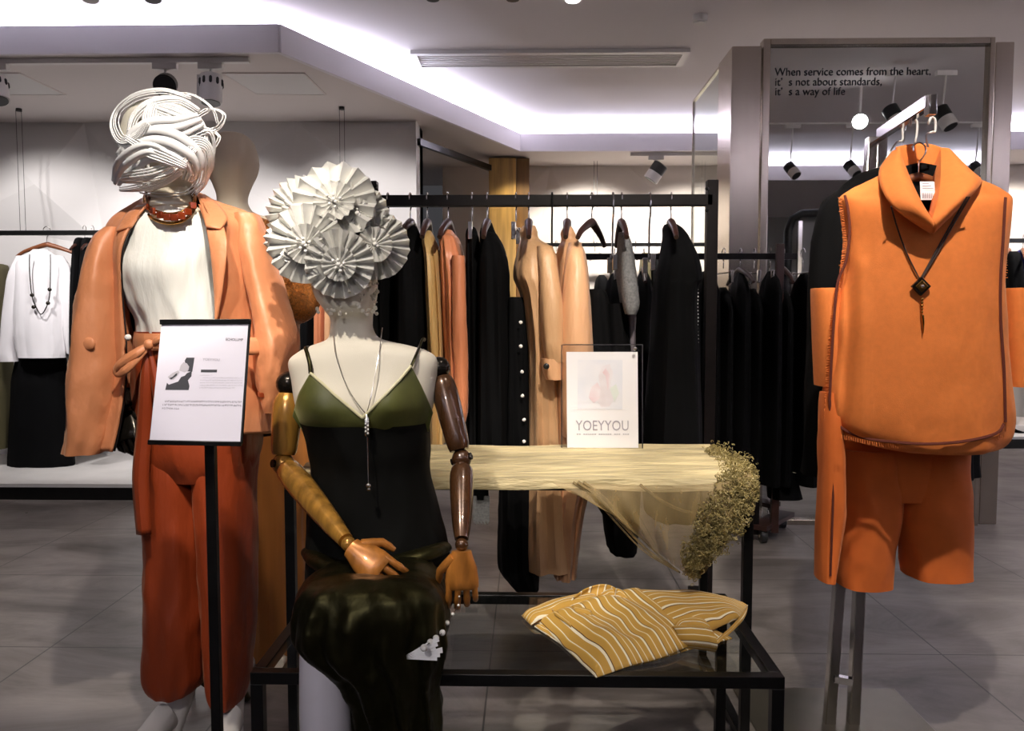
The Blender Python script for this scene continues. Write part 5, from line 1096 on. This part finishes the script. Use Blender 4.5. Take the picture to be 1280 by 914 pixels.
# collar standing up
def wall_patch(name, pts, h0, h1, m, s0, s1, seed=0, lean=(0, 0)):
    P = cr([(*G(x, y, ZT + b),) for x, y, b in pts], 8); mb = MB(); g = []; uvs = []
    for i, p in enumerate(P):
        u = i / (len(P) - 1); hh_ = h0 + (h1 - h0) * u; row = []
        for k in range(7): t_ = k / 6; row.append(V(p) + V((lean[0] * t_, lean[1] * t_ + .006 * math.sin(PI * t_), hh_ * t_))); uvs.append((s0 + (s1 - s0) * u, t_))
        g.append(row)
    mb.sheet(g); mb.uv = uvs; return mb.build(name, m, sb_, solid=.003, angle=60)
wall_patch('collar', [(712, 762, .016), (728, 750, .02), (745, 745, .026), (758, 746, .028), (768, 752, .028)], .022, .030, 'stripe', 0, 3, lean=(.006, .01))
cloth_patch('collar_flap', [(752, 741, .048), (762, 737, .052), (772, 736, .050), (780, 740, .044)], [(752, 752, .026), (768, 752, .026), (782, 756, .022), (792, 764, .018)], .004, 8, 6, 0, 1.6, seed=8, wr=.001)
# sleeve opening: ring at the lower right
R = []
for k, (px, py, r, h) in enumerate(((842, 796, .030, .018), (862, 796, .033, .022), (880, 798, .034, .024), (889, 800, .033, .024))):
    c = G(px, py, ZT + h); R.append([c + V((.2 * r * math.cos(a), -r * 1.0 * math.cos(a), .68 * r * math.sin(a))) for a in [2 * PI * j / 28 for j in range(28)]])
mb = MB(); mb.rings(R, True, False, False); mb.uv = [(j / 28 * 5, i) for i in range(4) for j in range(28)]; mb.build('sleeve_opening', 'stripe', sb_, solid=.003, angle=60)
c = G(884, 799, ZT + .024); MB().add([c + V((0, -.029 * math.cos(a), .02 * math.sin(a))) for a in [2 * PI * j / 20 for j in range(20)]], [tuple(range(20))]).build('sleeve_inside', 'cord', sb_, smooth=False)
kn = cloth_patch('tied_cuff', [(842, 782, .030), (856, 778, .034), (872, 776, .032), (884, 782, .028)], [(850, 788, .026), (864, 786, .030), (880, 788, .028), (892, 794, .02)], .012, 8, 6, 0, 1.5, seed=4, wr=.002)
for a, b in (((690, 762, .030), (712, 778, .032)), ((715, 757, .036), (738, 764, .034))):
    cloth_patch('placket_tab', [(a[0], a[1], a[2]), (b[0], b[1], b[2])], [(a[0] + 4, a[1] + 8, a[2]), (b[0] + 2, b[1] + 6, b[2])], .004, 8, 4, 0, 1, seed=a[0], wr=.001)

# ================================================================== ORANGE GARMENTS ON THEIR STAND
OY = 2.12
sd = thing('display_stand', 'polished steel single-arm stand holding the orange garments', 'garment stand', (1.0, 2.3, 0))
MB().bar(W(1100, 168, 2.42), W(1163, 126, 2.03), .022, .034).build('arm', 'chrome', sd, bevel=.003)
MB().bar(W(1163, 145, 2.03), W(1163, 119, 2.03), .02, .03).build('arm_cap', 'chrome', sd, bevel=.003)
tp = W(1101, 172, 2.42); MB().bar((.955, 2.30, .0), (tp.x + .00, 2.42, tp.z), .03, .03, up=(0, 1, 0)).build('upright', 'chrome', sd, bevel=.002)
MB().bar((.885, 2.12 + .18, .0), (W(1090, 175, 2.42).x, 2.42, tp.z), .03, .03, up=(0, 1, 0)).build('upright', 'chrome', sd, bevel=.002)
MB().bar((.90, 2.30, .14), (.945, 2.28, .14), .02, .02).build('lower_brace', 'chrome', sd)
tag(MB().box(.66, 1.175, 1.5, 2.52, 0, .008).build('base_plate', 'plate', bevel=.002), 'brownish steel floor plate under the orange garments stand, bottom right', 'floor plate')
# back layer poncho and coat behind
bc = garment('black_coat', 'black coat on a brown wooden hanger right behind the orange sweater', 'coat', [(212, 1088, 1116, .03, 0), (220, 1070, 1150, .06, .01), (238, 1048, 1180, .08, .02), (262, 1026, 1200, .1, .03), (330, 1014, 1210, .11, .04), (450, 1010, 1214, .12, .05), (592, 1004, 1218, .13, .07)], 2.42, 'black_cloth', k=9)
hang('brown', W(1130, 150, 2.42) - V((0, 0, .02)), 1.0, 'brown wooden hanger of the black coat behind the orange sweater')
tg = thing('orange_sweater', 'sleeveless orange sweater with a wide cowl collar and dark trimmed edges', 'sweater', W(1150, 560, OY))
R = loft_rows([(216, 1104, 1196, .035, 0), (226, 1086, 1222, .055, 0), (236, 1066, 1243, .066, 0), (247, 1051, 1259, .072, .0), (262, 1053, 1259, .09, .004), (300, 1058, 1254, .10, .006), (345, 1053, 1250, .105, .008), (400, 1042, 1251, .11, .012), (460, 1036, 1256, .115, .018), (505, 1030, 1260, .12, .022), (528, 1034, 1260, .12, .024), (544, 1052, 1256, .12, .024), (555, 1080, 1244, .118, .024), (560, 1110, 1225, .11, .02)], OY, n=200, k=5, ph=1.2, sub=7, drift=.2, wr=.003)
xf = W(1066, 470, OY - .1).x
for ring in R:
    for p in ring:
        if p.y < OY and p.z < W(1100, 330, OY).z: p.y += .016 * math.exp(-((p.x - xf - .01 * math.sin(p.z * 6)) / .010) ** 2) - .006 * math.exp(-((p.x - xf - .03) / .014) ** 2)
for ring in R:
    for p in ring:
        q0 = W(1163, 284, p.y); zx = q0.z + abs(p.x - q0.x) * 1.55
        if p.y < OY + .01 and p.z > zx and abs(p.x - q0.x) < .085: p.z = zx
MB().rings(hollow(R), cap0=False).build('body', 'orange_knit', tg)
def trim(name, idx_pts, r=.0045, m='orange_trim'): return MB().tube(idx_pts, r, 8, flat=.6, sub=5).build(name, m, tg)
def sw(px, py):   # front surface of the sweater there
    rows = ((214, 1108, 1190, .035), (232, 1064, 1244, .07), (243, 1050, 1260, .078), (262, 1053, 1259, .09), (300, 1058, 1254, .10), (345, 1053, 1250, .105), (400, 1042, 1251, .11), (460, 1036, 1256, .115), (505, 1030, 1260, .12), (528, 1034, 1260, .12), (544, 1052, 1256, .12), (560, 1100, 1232, .112))
    return solid_front(px, py, OY, rows)
def S(px, py, o=.010): return W(px, py, sw(px, py) - o)
trim('hem_trim', [S(x, y) for x, y in ((1037, 500), (1040, 520), (1052, 535), (1078, 547), (1120, 553), (1165, 555), (1210, 551), (1245, 542), (1255, 530))], .0038)
trim('armhole_trim', [S(x, y) for x, y in ((1056, 244), (1060, 262), (1062, 290), (1058, 325), (1048, 350), (1044, 380), (1040, 440), (1037, 500))], .0036)
trim('armhole_trim', [S(x, y) for x, y in ((1257, 247), (1256, 262), (1254, 300), (1251, 350), (1251, 400), (1255, 460), (1257, 528))], .004)
fr_ = MB(); rnd = random.Random(12)
for k in range(90):
    y = 248 + k * 3.1; x = plin(((243, 1050), (262, 1052), (300, 1057), (345, 1051), (400, 1041), (460, 1035), (530, 1033)), y)[0]; p = W(x - .5, y, OY - .03); fr_.tube([p + V((.004, 0, 0)), p + V((-.004 - rnd.random() * .004, -.003, rnd.uniform(-.003, .003)))], .0011, 4)
    x2 = 1259 - (0 if y < 262 else 4); p = W(x2 + 1, y, OY - .03); fr_.tube([p - V((.004, 0, 0)), p + V((.003 + rnd.random() * .003, -.003, 0))], .001, 4) if y < 350 else None
for k in range(70):
    x = 1052 + k * 2.9; y = 546 + 14 * (1 - ((x - 1152) / 100) ** 2) ; p = W(x, y, OY - .10); fr_.tube([p + V((0, 0, .006)), p + V((rnd.uniform(-.002, .002), -.003, -.004))], .001, 4)
tag(fr_.build('frayed_edge', 'orange_knit', tg), kind='stuff')
# cowl collar
def collar_side(sx, name):
    inn = [(1122, 186, .045), (1128, 205, .0), (1138, 230, -.06), (1150, 254, -.115), (1164, 276, -.14)] if sx < 0 else [(1176, 186, .045), (1176, 205, .0), (1175, 232, -.06), (1171, 256, -.115), (1165, 276, -.14)]
    out = [(1116, 190, .05), (1100, 212, -.0), (1102, 236, -.075), (1120, 262, -.125), (1164, 292, -.125)] if sx < 0 else [(1186, 192, .05), (1212, 214, -.0), (1226, 228, -.06), (1205, 252, -.12), (1165, 292, -.125)]
    A = cr([tuple(W(x, y, OY + d)) for x, y, d in inn], 8); B = cr([tuple(W(x, y, OY + d)) for x, y, d in out], 8); g = []
    for i, (a, b) in enumerate(zip(A, B)):
        a = V(a); b = V(b); u = i / (len(A) - 1); row = []
        for k in range(-3, 13):
            t_ = max(0, k / 12); p = a.lerp(b, t_) + V((0, -.035 * math.sin(PI * min(1, t_ * .95 + .05)) * math.sin(PI * (.2 + .7 * u)), 0))
            if k < 0: p = p + V((0, .012 * -k, -.004 * -k))
            row.append(p)
        g.append(row)
    MB().sheet(g).build(name, 'orange_knit', tg, solid=.006, off=0)
collar_side(-1, 'collar'); collar_side(1, 'collar')
patch('collar_back', [(1120, 184, .04), (1135, 181, .06), (1150, 180, .065), (1165, 181, .06), (1178, 185, .04)], [(1128, 212, .03), (1138, 208, .045), (1152, 206, .05), (1165, 208, .045), (1176, 212, .03)], 'orange_knit', tg, .0, base=OY)
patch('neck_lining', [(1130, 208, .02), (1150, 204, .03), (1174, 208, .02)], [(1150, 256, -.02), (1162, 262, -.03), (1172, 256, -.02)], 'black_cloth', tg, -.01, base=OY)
slab(MB(), [W(1151, 250, OY - .055), W(1169, 250, OY - .055), W(1168, 227, OY - .045), W(1150, 227, OY - .045)], (0, 1, 0), .001).build('care_label', 'poster_white', tg, smooth=False)
lb2 = MB()
for i in range(9): q = W(1153 + i * 1.6, 248, OY - .0565); lb2.add([q, q + V((.0014, 0, 0)), q + V((.0014, .002, .014)), q + V((0, .002, .014))], [(0, 1, 2, 3)])
for k in range(3): q = W(1153, 236 - k * 3, OY - .053); lb2.add([q, q + V((.028 - .006 * k, 0, 0)), q + V((.028 - .006 * k, 0, .0015)), q + V((0, 0, .0015))], [(0, 1, 2, 3)])
lb2.build('label_print', 'ink_grey', tg, smooth=False)
# side panels of the open over-layer
for rows in ([(362, 1017, 1046, .05, 0, .03), (366, 1016, 1048, .055, .01, .03), (420, 1018, 1050, .06, .02, .03), (482, 1021, 1050, .06, .02, .03)], [(362, 1250, 1276, .05, 0, .03), (366, 1250, 1277, .055, .01, .03), (420, 1250, 1275, .06, .02, .03), (482, 1252, 1270, .06, .02, .03)]):
    MB().rings(hollow(loft_rows(rows, OY, n=36, k=3))).build('side_panel', 'orange_knit', tg)
hang('brown', W(1150, 150, 2.14) + V((0, 0, -.075)), .05, 'wooden hanger inside the orange sweater', scale=.8)
for (a, b, c, lab) in (((1125, 148), (1128, 175), (1108, 198), 'white wire hanger hook on the arm, left one'), ((1143, 152), (1142, 182), (1124, 200), 'white wire hanger hook on the arm, middle one'), ((1166, 150), (1166, 165), (1160, 184), 'white wire hanger hook near the arm tip')):
    Yh = 2.30 if a[0] < 1130 else (2.18 if a[0] < 1150 else 2.08); t = thing('wire_hook', lab, 'hanger hook', W(*b, Yh))
    MB().tube([W(a[0] - 6, a[1] + 6, Yh), W(a[0] - 2, a[1] - 3, Yh), W(a[0] + 3, a[1], Yh), W(a[0] + 3, a[1] + 14, Yh), W(*b, Yh), W(b[0] - 8, b[1] + 4, Yh), W(*c, Yh)], .0028, 8, sub=4).build('hook', 'white_plastic', t)
# trousers and the long panel
ot = thing('orange_culottes', 'orange wool cropped trousers hanging under the orange sweater', 'trousers', W(1120, 720, OY + .03))
MB().rings(loft_rows([(500, 1056, 1206, .06, 0), (560, 1048, 1206, .075, .01), (600, 1047, 1206, .076, .01), (622, 1047, 1206, .07, .01)], OY + .09, n=70, wr=.003)).build('hip', 'orange_wool', ot)
for rows in ([(560, 1047, 1124, .078, .0), (600, 1045, 1124, .082, .01), (630, 1045, 1122, .084, .02), (690, 1045, 1114, .086, .02), (727, 1045, 1108, .088, .02)], [(560, 1122, 1207, .078, .0), (600, 1122, 1207, .082, .01), (630, 1125, 1207, .084, .02), (690, 1129, 1206, .086, .02), (717, 1130, 1206, .088, .02)]):
    R = hollow(loft_rows(rows, OY + .09, n=60, k=4, wr=.006)); MB().rings(R).build('leg', 'orange_wool', ot)
pn_ = garment('orange_scarf', 'long narrow orange scarf panel hanging left of the orange trousers', 'scarf', [(490, 1028, 1042, .03, 0), (540, 1027, 1050, .05, .01), (640, 1024, 1052, .05, .02), (723, 1023, 1040, .05, .03)], OY - .01, 'orange_wool', extra=True)
MB().tube([W(1043, 545, OY - .055), W(1041, 640, OY - .062), W(1038, 720, OY - .06)], .003, 8).build('edge_trim', 'orange_trim', pn_)
# pendant on a cord
nd = thing('pendant_necklace', 'brown cord necklace with a bronze diamond pendant over the orange sweater', 'necklace', S(1151, 415))
for o_ in (0, 3):
    MB().tube([S(1114 + o_ * .3, 258, .05), S(1122, 286, .012), S(1134, 318, .006), S(1150, 350, .006)], .0020, 6, sub=4).build('cord', 'cord', nd) if o_ == 0 else None
    MB().tube([S(1212 - o_, 246, .06), S(1192 - o_, 280, .018), S(1172 - o_, 316, .008), S(1151, 350 - o_ * .5, .006)], .0022, 6, sub=4).build('cord', 'cord', nd)
c = S(1151, 358, .010)
for r_, th, m in ((.024, .004, 'blackened'), (.016, .006, 'gold')): MB().add([c + V((x * r_, (-1 if f else 1) * th, z * r_)) for f in (0, 1) for x, z in ((0, 1), (1, 0), (0, -1), (-1, 0))], [(0, 1, 2, 3), (7, 6, 5, 4), (0, 4, 5, 1), (1, 5, 6, 2), (2, 6, 7, 3), (3, 7, 4, 0)]).build('pendant', m, nd, smooth=False, bevel=.001)
MB().ball(c + V((0, -.008, 0)), .005, 10).build('stone', 'silver', nd)
for i in range(6): MB().ball(S(1152.5, 374 + i * 4, .008), .0045 - .0003 * i, 8).build('bead', 'gold', nd)
MB().tube([S(1153, 394, .008), S(1154, 404, .008), S(1154, 417, .008)], [.004, .003, .0008], 8).build('spike', 'gold', nd)
